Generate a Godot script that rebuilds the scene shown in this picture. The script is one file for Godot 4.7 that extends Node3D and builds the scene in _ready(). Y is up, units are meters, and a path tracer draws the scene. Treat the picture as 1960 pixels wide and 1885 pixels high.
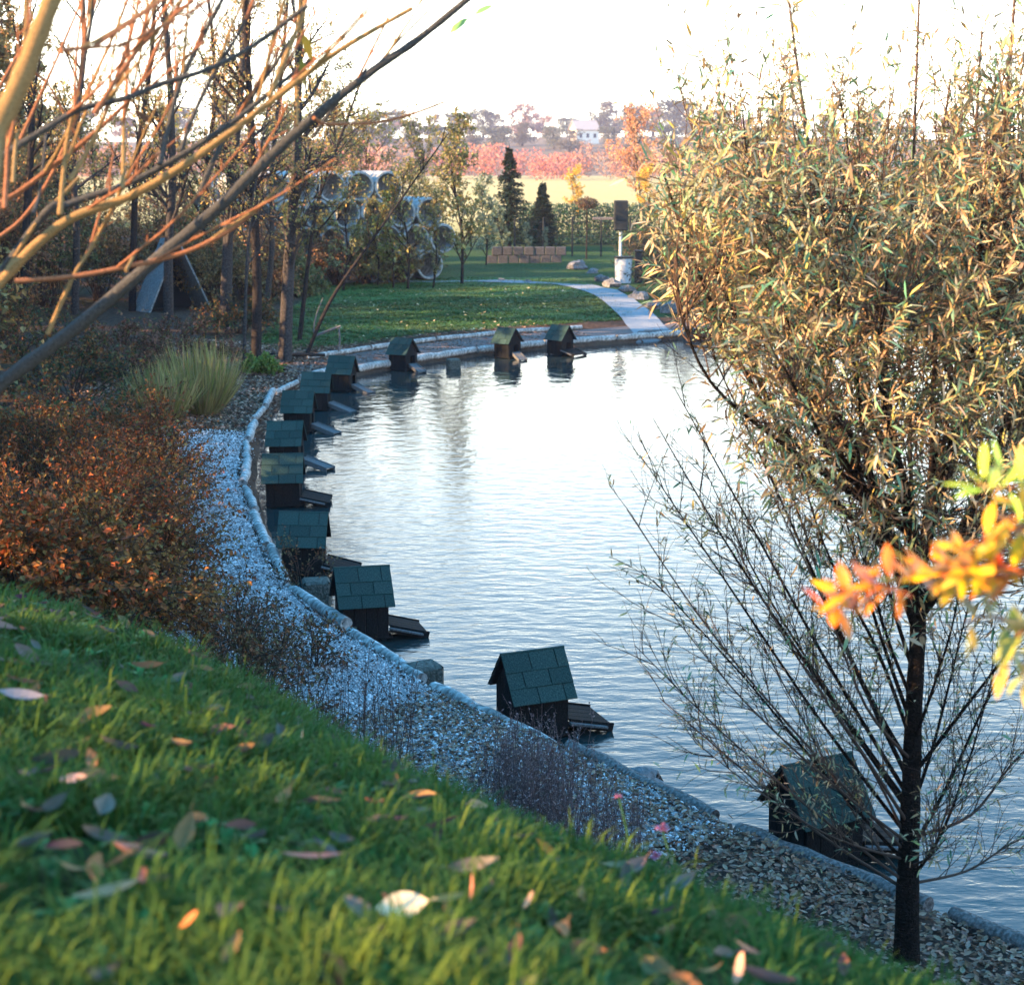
extends Node3D

# ---------------------------------------------------------------- lens and air
const FPX := 3083.0
const CU := 980.0
const CV := 942.5
const EYE := Vector3(0, 5.5, 0)
const PITCH := 0.20529
const SUN_TO := Vector3(-0.9, 0.35, 0.28)

const ORD := ["nearest", "second", "third", "fourth", "fifth", "sixth", "seventh", "eighth", "ninth", "tenth", "eleventh", "twelfth", "thirteenth", "fourteenth", "fifteenth", "sixteenth", "seventeenth", "eighteenth", "nineteenth", "twentieth"]
var used := {}
var mats := {}
var SH := PackedVector2Array([Vector2(14, -2.5), Vector2(9, -5.2), Vector2(6, -7.6), Vector2(4.6, -9.0), Vector2(3.55, -10.27), Vector2(2.71, -11.4), Vector2(1.99, -12.16), Vector2(1.03, -13.6), Vector2(-0.42, -15.32), Vector2(-1.46, -17.25), Vector2(-2.11, -18.41), Vector2(-2.88, -20.44), Vector2(-3.77, -24.15), Vector2(-4.36, -26.96), Vector2(-4.91, -31.05), Vector2(-5.22, -35), Vector2(-5.19, -37.78), Vector2(-4.78, -39.57), Vector2(-3.9, -41.0), Vector2(-3.05, -42.4), Vector2(-1.75, -44.2), Vector2(-0.3, -45.9), Vector2(1.08, -47.0), Vector2(2.65, -47.8), Vector2(4.7, -49.4), Vector2(8, -51), Vector2(14, -53)])
var POND: PackedVector2Array
var ground_noise := FastNoiseLite.new()

# a collector of triangles for ONE mesh
class MB:
	var v := PackedVector3Array()
	var n := PackedVector3Array()
	var c := PackedColorArray()
	var uv := PackedVector2Array()
	var ix := PackedInt32Array()

	func kite(p: Vector3, d: Vector3, nn: Vector3, L: float, W: float, col: Color) -> void:
		var s := d.cross(nn).normalized()
		var up := s.cross(d)
		var m := p + d * (L * 0.45) + up * (W * 0.2)
		var k := v.size()
		v.append(p); v.append(m + s * (W * 0.5)); v.append(p + d * L - up * (L * 0.1)); v.append(m - s * (W * 0.5))
		c.append(col); c.append(col); c.append(col); c.append(col)
		ix.append(k); ix.append(k + 1); ix.append(k + 2); ix.append(k); ix.append(k + 2); ix.append(k + 3)

	func lance(p: Vector3, d: Vector3, nn: Vector3, L: float, W: float, col: Color, droop: float) -> void:
		var s := d.cross(nn).normalized()
		var up := s.cross(d)
		var k := v.size()
		var a := p + d * (L * 0.32) + up * (W * 0.12)
		var b := p + d * (L * 0.68) - up * (L * droop * 0.5) + up * (W * 0.1)
		v.append(p); v.append(a + s * (W * 0.46)); v.append(a - s * (W * 0.46)); v.append(b + s * (W * 0.42)); v.append(b - s * (W * 0.42)); v.append(p + d * (L * 0.97) - up * (L * droop))
		for i in 6: c.append(col)
		ix.append_array(PackedInt32Array([k, k + 1, k + 2, k + 1, k + 3, k + 2, k + 2, k + 3, k + 4, k + 3, k + 5, k + 4]))

	func tube(pts: PackedVector3Array, rads: PackedFloat32Array, sides: int, col: Color) -> void:
		var k0 := v.size()
		var m := pts.size()
		var d := (pts[1] - pts[0]).normalized()
		var a := d.cross(Vector3.UP if absf(d.y) < 0.9 else Vector3.RIGHT).normalized()
		for i in m:
			if i > 0 and i < m - 1: d = (pts[i + 1] - pts[i - 1]).normalized()
			elif i == m - 1: d = (pts[i] - pts[i - 1]).normalized()
			a = (a - d * a.dot(d)).normalized()
			var b := d.cross(a)
			for j in sides:
				var t := TAU * j / sides
				var nn := a * cos(t) + b * sin(t)
				v.append(pts[i] + nn * rads[i]); n.append(nn); c.append(col)
		for i in m - 1:
			for j in sides:
				var p := k0 + i * sides + j
				var q := k0 + i * sides + (j + 1) % sides
				ix.append(p); ix.append(p + sides); ix.append(q)
				ix.append(q); ix.append(p + sides); ix.append(q + sides)
		for e in 2:
			var i0 := k0 if e == 0 else k0 + (m - 1) * sides
			var k := v.size()
			var dd := ((pts[0] - pts[1]) if e == 0 else (pts[m - 1] - pts[m - 2])).normalized()
			v.append(pts[0] if e == 0 else pts[m - 1]); n.append(dd); c.append(col)
			for j in sides:
				v.append(v[i0 + j]); n.append(dd); c.append(col)
			for j in sides:
				ix.append(k)
				ix.append(k + 1 + (j if e == 0 else (j + 1) % sides))
				ix.append(k + 1 + ((j + 1) % sides if e == 0 else j))

	# flat-faced prism between two polygons of equal count (front faces clockwise)
	func quad(p0: Vector3, p1: Vector3, p2: Vector3, p3: Vector3, col: Color) -> void:
		var nn := (p2 - p0).cross(p1 - p0).normalized()
		var k := v.size()
		for p in [p0, p1, p2, p3]:
			v.append(p); n.append(nn); c.append(col)
		ix.append_array(PackedInt32Array([k, k + 1, k + 2, k, k + 2, k + 3]))

	func tri(p0: Vector3, p1: Vector3, p2: Vector3, col: Color) -> void:
		var nn := (p2 - p0).cross(p1 - p0).normalized()
		var k := v.size()
		for p in [p0, p1, p2]:
			v.append(p); n.append(nn); c.append(col)
		ix.append_array(PackedInt32Array([k, k + 1, k + 2]))

	# box with chamfered edges: centre, half size, bevel, placed by a transform
	func box(t: Transform3D, h: Vector3, bv: float, col: Color) -> void:
		var f := []
		for ax in 3:
			for sg in [-1.0, 1.0]:
				var e := Vector3.ZERO; e[ax] = sg
				var a := Vector3.ZERO; a[(ax + 1) % 3] = 1
				var b := Vector3.ZERO; b[(ax + 2) % 3] = 1
				if sg < 0: var sw := a; a = b; b = sw
				var o := Vector3(h.x * e.x, h.y * e.y, h.z * e.z)
				var pa := a * (h.dot(a) - bv)
				var pb := b * (h.dot(b) - bv)
				quad(t * (o - pa - pb), t * (o - pa + pb), t * (o + pa + pb), t * (o + pa - pb), col)
		# edges
		for ax in 3:
			var b := (ax + 1) % 3
			var d := (ax + 2) % 3
			for s1 in [-1.0, 1.0]:
				for s2 in [-1.0, 1.0]:
					var l := Vector3.ZERO; l[ax] = h[ax] - bv
					var p := Vector3.ZERO; p[b] = s1 * h[b]; p[d] = s2 * (h[d] - bv)
					var q := Vector3.ZERO; q[b] = s1 * (h[b] - bv); q[d] = s2 * h[d]
					if s1 * s2 > 0: quad(t * (p - l), t * (q - l), t * (q + l), t * (p + l), col)
					else: quad(t * (p - l), t * (p + l), t * (q + l), t * (q - l), col)

	func mesh() -> ArrayMesh:
		var a := []
		a.resize(Mesh.ARRAY_MAX)
		a[Mesh.ARRAY_VERTEX] = v
		if n.size() == v.size(): a[Mesh.ARRAY_NORMAL] = n
		if c.size() == v.size(): a[Mesh.ARRAY_COLOR] = c
		if uv.size() == v.size(): a[Mesh.ARRAY_TEX_UV] = uv
		a[Mesh.ARRAY_INDEX] = ix
		var m := ArrayMesh.new()
		m.add_surface_from_arrays(Mesh.PRIMITIVE_TRIANGLES, a)
		return m

# ---------------------------------------------------------------- naming
func numbered(called: String) -> String:
	if not used.has(called):
		used[called] = 0
		return called
	used[called] += 1
	return "%s_%03d" % [called, used[called]]

func tag(o: Node, label: String, category: String, group := "", kind := ""):
	if label: o.set_meta("label", label)
	if category: o.set_meta("category", category)
	if group: o.set_meta("group", group)
	if kind: o.set_meta("kind", kind)
	return o

func thing(called: String, label: String, category: String, at: Vector3, turn := 0.0, group := "") -> Node3D:
	var o := Node3D.new()
	o.name = numbered(called)
	add_child(o)
	o.position = at
	o.rotation.y = turn
	tag(o, label, category, group)
	return o

func obj(called: String, m: Mesh, material: Material, parent: Node = null) -> MeshInstance3D:
	var o := MeshInstance3D.new()
	o.mesh = m
	o.material_override = material
	if parent == null:
		o.name = numbered(called)
		add_child(o)
	else:
		o.name = called
		parent.add_child(o, true)
	return o

func scatter(called: String, m: Mesh, material: Material, xf: Array, cols: PackedColorArray, parent: Node = null) -> MultiMeshInstance3D:
	var mm := MultiMesh.new()
	mm.transform_format = MultiMesh.TRANSFORM_3D
	mm.use_colors = true
	mm.mesh = m
	mm.instance_count = xf.size()
	for i in xf.size():
		mm.set_instance_transform(i, xf[i])
		mm.set_instance_color(i, cols[i])
	var o := MultiMeshInstance3D.new()
	o.multimesh = mm
	o.material_override = material
	o.set_meta("kind", "stuff")
	if parent == null:
		o.name = numbered(called)
		add_child(o)
	else:
		o.name = called
		parent.add_child(o, true)
	return o

# ---------------------------------------------------------------- geometry helpers
func ray(u: float, v: float) -> Vector3:
	var a := (u - CU) / FPX
	var b := -(v - CV) / FPX
	var cc := cos(PITCH)
	var s := sin(PITCH)
	return Vector3(a, -s + b * cc, -cc - b * s)

func pz(u: float, v: float, z: float) -> Vector3:      # point seen at (u, v) standing z metres along the view axis of the world
	var d := ray(u, v)
	return EYE + d * (z / d.z)

func rng_of(n: int) -> RandomNumberGenerator:
	var r := RandomNumberGenerator.new()
	r.seed = n
	return r

func interp(s: float, xs: Array, ys: Array) -> float:
	if s <= xs[0]: return ys[0]
	for i in range(1, xs.size()):
		if s <= xs[i]:
			return lerpf(ys[i - 1], ys[i], (s - xs[i - 1]) / (xs[i] - xs[i - 1]))
	return ys[-1]

func sdist(x: float, z: float) -> float:
	var p := Vector2(x, z)
	var best := 1e9
	for i in SH.size() - 1:
		var a := SH[i]
		var ab := SH[i + 1] - a
		var t := clampf((p - a).dot(ab) / ab.length_squared(), 0, 1)
		best = minf(best, (p - a - ab * t).length_squared())
	return sqrt(best)

func height(x: float, z: float) -> float:
	var s := 60.0
	if z > -120 and absf(x) < 90:
		s = sdist(x, z)
		if Geometry2D.is_point_in_polygon(Vector2(x, z), POND): return -minf(0.8, s * 1.3)
	var near := interp(s, [0, 0.3, 2.2, 3, 5.5, 6.2, 7, 8, 9, 10, 13, 20], [0, 0.26, 0.33, 0.58, 2.86, 3.36, 3.7, 4.0, 4.2, 4.35, 4.7, 5.0])
	var far := interp(s, [0, 0.3, 1.7, 2.2, 9, 18, 40], [0, 0.22, 0.3, 0.4, 0.75, 0.6, 0.8])
	var w := smoothstep(-18.0, -33.0, z)
	near -= 0.24 * smoothstep(-1.6, -3.6, x) * smoothstep(3.0, 6.0, s) * smoothstep(-8.5, -5.0, x)
	var h := lerpf(near, far, w)
	h += smoothstep(-12.0, -34.0, x) * 3.0 * smoothstep(-16.0, -34.0, z) * (1.0 - smoothstep(-80.0, -120.0, z))
	h += smoothstep(-400.0, -700.0, z) * 12.0 + smoothstep(-420.0, -900.0, z) * 2.0 * sin(x * 0.012 + 1.0)
	if s > 2.4: h += ground_noise.get_noise_2d(x * 3.0, z * 3.0) * 0.07
	return h

func on_ground(x: float, z: float) -> Vector3:
	return Vector3(x, height(x, z), z)

func jit(rng: RandomNumberGenerator, col: Color, a: float) -> Color:
	var f := 1.0 + rng.randf_range(-a, a)
	return Color(col.r * f * (1 + rng.randf_range(-a, a) * 0.4), col.g * f, col.b * f * (1 + rng.randf_range(-a, a) * 0.4))

func rdir(rng: RandomNumberGenerator) -> Vector3:
	var z := rng.randf_range(-1, 1)
	var t := rng.randf() * TAU
	var r := sqrt(1 - z * z)
	return Vector3(r * cos(t), z, r * sin(t))

func smooth_path(pts: Array, per := 4) -> PackedVector3Array:
	var out := PackedVector3Array()
	for i in pts.size() - 1:
		var p0: Vector3 = pts[maxi(i - 1, 0)]
		var p3: Vector3 = pts[mini(i + 2, pts.size() - 1)]
		for k in per:
			out.append((pts[i] as Vector3).cubic_interpolate(pts[i + 1], p0, p3, float(k) / per))
	out.append(pts[-1])
	return out

func taper(n: int, r0: float, r1: float) -> PackedFloat32Array:
	var r := PackedFloat32Array()
	for i in n: r.append(lerpf(r0, r1, float(i) / (n - 1)))
	return r

func along(path: PackedVector3Array, t: float) -> Vector3:
	var f := clampf(t, 0, 1) * (path.size() - 1)
	var i := mini(int(f), path.size() - 2)
	return path[i].lerp(path[i + 1], f - i)

# ---------------------------------------------------------------- materials
func noise_tex(freq: float, seed_: int, lo: float, hi: float, kind := FastNoiseLite.TYPE_SIMPLEX_SMOOTH, size := 512, oct := 4) -> NoiseTexture2D:
	var n := FastNoiseLite.new()
	n.noise_type = kind
	n.frequency = freq
	n.seed = seed_
	n.fractal_octaves = oct
	var t := NoiseTexture2D.new()
	t.width = size; t.height = size
	t.seamless = true
	t.noise = n
	var g := Gradient.new()
	g.set_color(0, Color(lo, lo, lo)); g.set_color(1, Color(hi, hi, hi))
	t.color_ramp = g
	return t

func lin(r: float, g: float, b: float) -> Color:
	return Color(r, g, b).linear_to_srgb()

func mat(key: String, col: Color, rough := 0.8) -> StandardMaterial3D:
	if mats.has(key): return mats[key]
	var m := StandardMaterial3D.new()
	m.albedo_color = col
	m.roughness = rough
	m.metallic_specular = 0.15
	m.cull_mode = BaseMaterial3D.CULL_DISABLED
	mats[key] = m
	return m

func tex_mat(key: String, col: Color, rough: float, tile: float, freq: float, lo: float, hi: float, relief: float, kind := FastNoiseLite.TYPE_SIMPLEX_SMOOTH) -> StandardMaterial3D:
	if mats.has(key): return mats[key]
	var m := mat(key, col, rough)
	m.albedo_texture = noise_tex(freq, hash(key) % 1000, lo, hi, kind)
	m.uv1_triplanar = true
	m.uv1_scale = Vector3.ONE / tile
	if relief > 0:
		m.heightmap_enabled = true
		m.heightmap_texture = noise_tex(freq * 1.5, hash(key) % 1000 + 7, 0, 1, kind)
		m.heightmap_scale = relief
	return m

func leaf_mat(key: String, back := 0.6, rough := 0.55) -> StandardMaterial3D:
	if mats.has(key): return mats[key]
	var m := mat(key, Color.WHITE, rough)
	m.vertex_color_use_as_albedo = true
	m.backlight_enabled = true
	m.backlight = Color(back, back, back)
	return m

# ---------------------------------------------------------------- plants
func stem(w: MB, rng: RandomNumberGenerator, p: Vector3, d: Vector3, L: float, r0: float, r1: float, seg: int, wander: float, up: float, sides: int, col: Color) -> PackedVector3Array:
	var path := PackedVector3Array([p])
	var dd := d
	for i in seg:
		dd = (dd + rdir(rng) * wander + Vector3.UP * up).normalized()
		p += dd * (L / seg)
		path.append(p)
	w.tube(path, taper(seg + 1, r0, r1), sides, col)
	return path

func leaves_on(l: MB, rng: RandomNumberGenerator, path: PackedVector3Array, n: int, L: float, W: float, cols: Array, lance: bool, from := 0.15) -> void:
	for i in n:
		var t := lerpf(from, 1.0, (i + rng.randf()) / n)
		var p := along(path, t)
		var d := (along(path, minf(t + 0.1, 1.0)) - along(path, t - 0.1)).normalized()
		var o := (rdir(rng) * 0.9 + d * 0.55 + Vector3.DOWN * 0.15).normalized()
		var nn := (rdir(rng) * 0.7 + Vector3.UP).normalized()
		var f := rng.randf_range(0.7, 1.25)
		var col := jit(rng, cols[rng.randi() % cols.size()], 0.25)
		if lance: l.lance(p, o, nn, L * f, W * f * rng.randf_range(0.8, 1.2), col, rng.randf_range(0.0, 0.3))
		else: l.kite(p, o, nn, L * f, W * f, col)

func side_shoots(w: MB, l: MB, rng: RandomNumberGenerator, path: PackedVector3Array, r: float, level: int, c: Dictionary) -> void:
	var n: int = c.n[level]
	var L: float = c.len[level]
	var last: bool = level == c.n.size() - 1
	var base: Vector3 = path[0]
	for i in n:
		var t0: float = c.from[level]
		var t := lerpf(t0, 0.98, (i + rng.randf()) / n)
		var p := along(path, t)
		var d := (along(path, minf(t + 0.1, 1.0)) - along(path, t - 0.1)).normalized()
		var sidew := d.cross(rdir(rng)).normalized()
		var ang: float = c.ang * rng.randf_range(0.7, 1.3)
		var dir := (d * cos(ang) + sidew * sin(ang)).normalized()
		var len_ := L * rng.randf_range(0.6, 1.2) * (1.0 - t * float(c.get("cone", 0.45)))
		var rr := r * (1.0 - t * 0.6) * 0.55
		var sub := stem(w, rng, p, dir, len_, rr, rr * 0.35, 3 if last else 4, c.wander, c.up, 3 if last else 4, c.bark)
		if last: leaves_on(l, rng, sub, c.leaf, c.ll, c.lw, c.cols, c.get("lance", false))
		else: side_shoots(w, l, rng, sub, rr, level + 1, c)

# a tree: trunk along world points, limbs, crown; parts are meshes in the tree's own axes
func tree(called: String, label: String, category: String, group: String, pts: Array, r0: float, r1: float, c: Dictionary, parent_thing: Node3D = null) -> Node3D:
	var base: Vector3 = pts[0]
	var o: Node3D = parent_thing if parent_thing else thing(called, label, category, base, 0.0, group)
	var rng := rng_of(c.seed)
	var local := []
	for p in pts: local.append(p - base)
	local[0] = local[0] - Vector3(0, 0.12, 0)
	var path := smooth_path(local, 4)
	var t := MB.new()
	t.tube(path, taper(path.size(), r0, r1), c.get("sides", 8), c.bark)
	obj("trunk", t.mesh(), c.bark_mat, o)
	var w := MB.new()
	var l := MB.new()
	side_shoots(w, l, rng, path, r0, 0, c)
	if w.v.size(): tag(obj("branches", w.mesh(), c.bark_mat, o), "", "", "", "stuff")
	if l.v.size(): tag(obj("crown", l.mesh(), c.leaf_mat, o), "", "", "", "stuff")
	return o

# a shrub: stems from the base into an ellipsoid, twigs and small leaves
func shrub(called: String, label: String, category: String, group: String, base: Vector3, size: Vector3, stems: int, twigs: int, nleaf: int, c: Dictionary) -> Node3D:
	var o := thing(called, label, category, base, 0.0, group)
	var rng := rng_of(c.seed)
	var w := MB.new()
	var l := MB.new()
	for i in stems:
		var q := rdir(rng)
		q.y = absf(q.y) * 0.8 + 0.2
		var tip := Vector3(q.x * size.x, q.y * size.y, q.z * size.z) * rng.randf_range(0.65, 1.0)
		var foot := Vector3(rng.randf_range(-0.12, 0.12) * size.x, -0.05, rng.randf_range(-0.12, 0.12) * size.z)
		var mid := foot.lerp(tip, 0.5) + Vector3.UP * size.y * 0.18 + rdir(rng) * 0.06
		var path := smooth_path([foot, mid, tip], 4)
		var r: float = c.get("r", 0.012)
		w.tube(path, taper(path.size(), r, r * 0.3), 4, c.bark)
		for k in twigs:
			var t := rng.randf_range(0.3, 1.0)
			var d := ((along(path, minf(t + 0.1, 1.0)) - along(path, t - 0.1)).normalized() + rdir(rng) * 0.9).normalized()
			var sub := stem(w, rng, along(path, t), d, size.y * rng.randf_range(0.15, 0.4), r * 0.35, r * 0.15, 3, 0.25, float(c.get("up", 0.05)), 3, c.bark)
			if nleaf: leaves_on(l, rng, sub, nleaf, c.ll, c.lw, c.cols, c.get("lance", false))
	tag(obj("stems", w.mesh(), c.bark_mat, o), "", "", "", "stuff")
	if l.v.size(): tag(obj("foliage", l.mesh(), c.leaf_mat, o), "", "", "", "stuff")
	return o

func blob(rng: RandomNumberGenerator, rad: Vector3, rough: float, rings := 7, seg := 10) -> ArrayMesh:
	var nz := FastNoiseLite.new()
	nz.seed = rng.randi() % 9999
	nz.frequency = 0.9
	var b := MB.new()
	var g := []
	for i in rings + 1:
		var row := []
		for j in seg:
			var th := PI * i / rings
			var ph := TAU * j / seg
			var d := Vector3(sin(th) * cos(ph), cos(th), sin(th) * sin(ph))
			var f := 1.0 + nz.get_noise_3dv(d * 1.3) * rough
			row.append(Vector3(d.x * rad.x, d.y * rad.y, d.z * rad.z) * f)
		g.append(row)
	for i in rings:
		for j in seg:
			var a: Vector3 = g[i][j]
			var bb: Vector3 = g[i][(j + 1) % seg]
			var cc: Vector3 = g[i + 1][(j + 1) % seg]
			var d: Vector3 = g[i + 1][j]
			if i == 0: b.tri(a, d, cc, Color.WHITE)
			elif i == rings - 1: b.tri(a, d, bb, Color.WHITE)
			else: b.quad(a, d, cc, bb, Color.WHITE)
	return b.mesh()

# ---------------------------------------------------------------- setting
func set_air() -> void:
	var cam := Camera3D.new()
	cam.name = "camera"
	add_child(cam)
	cam.position = EYE
	cam.rotation.x = -PITCH
	cam.near = 0.05
	cam.far = 4000
	var lens := CameraAttributesPhysical.new()
	lens.frustum_focal_length = 12.0 / (CV / FPX)
	lens.frustum_near = 0.05
	lens.frustum_far = 4000
	lens.frustum_focus_distance = 15.5
	lens.exposure_aperture = 2.4
	cam.attributes = lens
	cam.fov = rad_to_deg(2 * atan(CV / FPX))
	cam.current = true
	var e := Environment.new()
	e.background_mode = Environment.BG_SKY
	var sky := Sky.new()
	var s := ProceduralSkyMaterial.new()
	s.sky_top_color = Color(0.2, 0.46, 0.63)
	s.sky_horizon_color = Color(1.0, 0.97, 0.85)
	s.sky_curve = 0.14
	s.sky_energy_multiplier = 1.1
	s.ground_bottom_color = Color(0.2, 0.18, 0.15)
	s.ground_horizon_color = Color(0.6, 0.55, 0.5)
	s.sun_angle_max = 1.0
	sky.sky_material = s
	e.sky = sky
	e.tonemap_mode = Environment.TONE_MAPPER_LINEAR
	e.tonemap_exposure = 6.5
	e.ssao_enabled = true
	e.ssil_enabled = true
	e.sdfgi_enabled = true
	e.fog_enabled = true
	e.fog_density = 0.00022
	e.fog_light_color = Color(0.86, 0.86, 1.0)
	var we := WorldEnvironment.new()
	we.name = "air"
	we.environment = e
	add_child(we)
	var sun := DirectionalLight3D.new()
	sun.name = "sun"
	add_child(sun)
	sun.look_at_from_position(SUN_TO * 50.0, Vector3.ZERO)
	sun.light_color = Color(1.0, 0.81, 0.58)
	sun.light_energy = 1.4
	sun.light_angular_distance = 0.5
	sun.shadow_enabled = true

func axis_marks(lo: float, dense0: float, dense1: float, hi: float, step: float, grow: float) -> Array:
	var out := []
	var x := dense0
	while x <= dense1:
		out.append(x); x += step
	var d := step
	while out[-1] < hi:
		d *= grow; out.append(out[-1] + d)
	d = step
	var front := []
	x = dense0
	while x > lo:
		d *= grow; x -= d; front.append(x)
	front.reverse()
	return front + out

func ground_color(x: float, z: float, s: float) -> Color:
	var litter := Color(0.1, 0.062, 0.046)
	var turf := Color(0.035, 0.045, 0.016)
	var lawn := Color(0.045, 0.09, 0.028)
	var gravel := Color(0.2, 0.19, 0.2)
	if z > -22.0:
		if s < 2.3: return litter.lerp(gravel, 0.12 if z > -12.5 else 0.4)
		return litter.lerp(turf, smoothstep(3.2, 5.2, s))
	if z < -120.0:
		if z > -400.0: return Color(0.58, 0.48, 0.22)
		return Color(0.2, 0.16, 0.12)
	var n := ground_noise.get_noise_2d(x * 1.5, z * 1.5)
	if z < -88.0: return Color(0.13, 0.14, 0.05).lerp(Color(0.46, 0.4, 0.17), smoothstep(-92.0, -112.0, z))
	var west := smoothstep(-4.5, -6.5, x + n * 1.0)
	var c := lawn.lerp(litter, west)
	if z > -43.0: c = litter
	elif s < 2.6: c = litter
	return c.lerp(lawn * 0.8, clampf(n * 1.5, 0, 0.4)) if west > 0.5 else c

func build_ground() -> void:
	var xs := axis_marks(-1400, -12, 8, 1400, 0.3, 1.13)
	var zs := axis_marks(-1700, -54, -0.6, 60, 0.3, 1.07)
	var b := MB.new()
	var W := xs.size()
	for z in zs:
		for x in xs:
			var h := height(x, z)
			b.v.append(Vector3(x, h, z))
			b.c.append(ground_color(x, z, sdist(x, z) if z > -120 else 60.0))
	for j in zs.size() - 1:
		for i in W - 1:
			var a := j * W + i
			# rows run towards the viewer with rising z
			b.ix.append_array(PackedInt32Array([a, a + 1, a + W + 1, a, a + W + 1, a + W]))
	for j in zs.size():
		for i in W:
			var k := j * W + i
			var dx: Vector3 = b.v[j * W + mini(i + 1, W - 1)] - b.v[j * W + maxi(i - 1, 0)]
			var dz: Vector3 = b.v[mini(j + 1, zs.size() - 1) * W + i] - b.v[maxi(j - 1, 0) * W + i]
			b.n.append(dz.cross(dx).normalized())
	var m := mat("ground", Color.WHITE, 0.95)
	m.vertex_color_use_as_albedo = true
	m.albedo_texture = noise_tex(0.02, 3, 0.55, 1.0)
	m.uv1_triplanar = true
	m.uv1_world_triplanar = true
	m.uv1_scale = Vector3.ONE * 0.55
	m.heightmap_enabled = true
	m.heightmap_texture = noise_tex(0.06, 5, 0, 1)
	m.heightmap_scale = 2.5
	var o := obj("ground", b.mesh(), m)
	tag(o, "uneven ground of turf and leaf litter round the pond", "ground", "", "structure")

func build_water() -> void:
	# one flat sheet that the banks cut off, with real small waves in its normals
	var b := MB.new()
	var nx := 24
	var nz := 90
	var vv := 0.0
	for j in nz + 1:
		var z := -56.0 * j / nz
		vv += 56.0 / nz * lerpf(1.0 / 2.6, 1.0 / 8.0, smoothstep(-15.0, -40.0, z))   # calmer in the lee of the far bank
		for i in nx + 1:
			var x := -7.0 + 49.0 * i / nx
			b.v.append(Vector3(x, 0, z)); b.n.append(Vector3.UP); b.uv.append(Vector2(x / 6.0, -vv))
	for j in nz:
		for i in nx:
			var a := j * (nx + 1) + i
			b.ix.append_array(PackedInt32Array([a, a + nx + 1, a + nx + 2, a, a + nx + 2, a + 1]))
	var m := mat("water", lin(0.012, 0.022, 0.024), 0.03)
	m.metallic_specular = 0.42
	var n := FastNoiseLite.new()
	n.noise_type = FastNoiseLite.TYPE_SIMPLEX_SMOOTH
	n.frequency = 0.011
	n.fractal_octaves = 4
	n.fractal_gain = 0.45
	n.domain_warp_enabled = true
	n.domain_warp_amplitude = 34
	n.domain_warp_frequency = 0.01
	var t := NoiseTexture2D.new()
	t.width = 1024; t.height = 1024
	t.seamless = true
	t.noise = n
	m.heightmap_enabled = true
	m.heightmap_texture = t
	m.heightmap_scale = 0.9
	tag(obj("pond_water", b.mesh(), m), "rippled pond water mirroring the pale sky", "water", "", "structure")

func ribbon(called: String, label: String, left: Array, right: Array, lift: float, m: Material) -> MeshInstance3D:
	var b := MB.new()
	var across := 5
	for i in left.size():
		for k in across + 1:
			var q: Vector2 = (left[i] as Vector2).lerp(right[i], float(k) / across)
			b.v.append(Vector3(q.x, height(q.x, q.y) + lift, q.y)); b.n.append(Vector3.UP)
	for i in left.size() - 1:
		for k in across:
			var a := i * (across + 1) + k
			b.ix.append_array(PackedInt32Array([a, a + across + 1, a + across + 2, a, a + across + 2, a + 1]))
	return tag(obj(called, b.mesh(), m), label, "path", "", "structure")

# shore resampled: [point, outward normal] every step metres, from SH point a to b
func shore(a: int, b: int, step: float) -> Array:
	var out := []
	var c := Curve2D.new()
	for i in range(a, b + 1): c.add_point(SH[i])
	var L := c.get_baked_length()
	var d := 0.0
	while d <= L:
		var p := c.sample_baked(d)
		var t := (c.sample_baked(minf(d + 0.6, L)) - c.sample_baked(maxf(d - 0.6, 0))).normalized()
		out.append([p, Vector2(t.y, -t.x)])
		d += step
	return out

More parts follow.
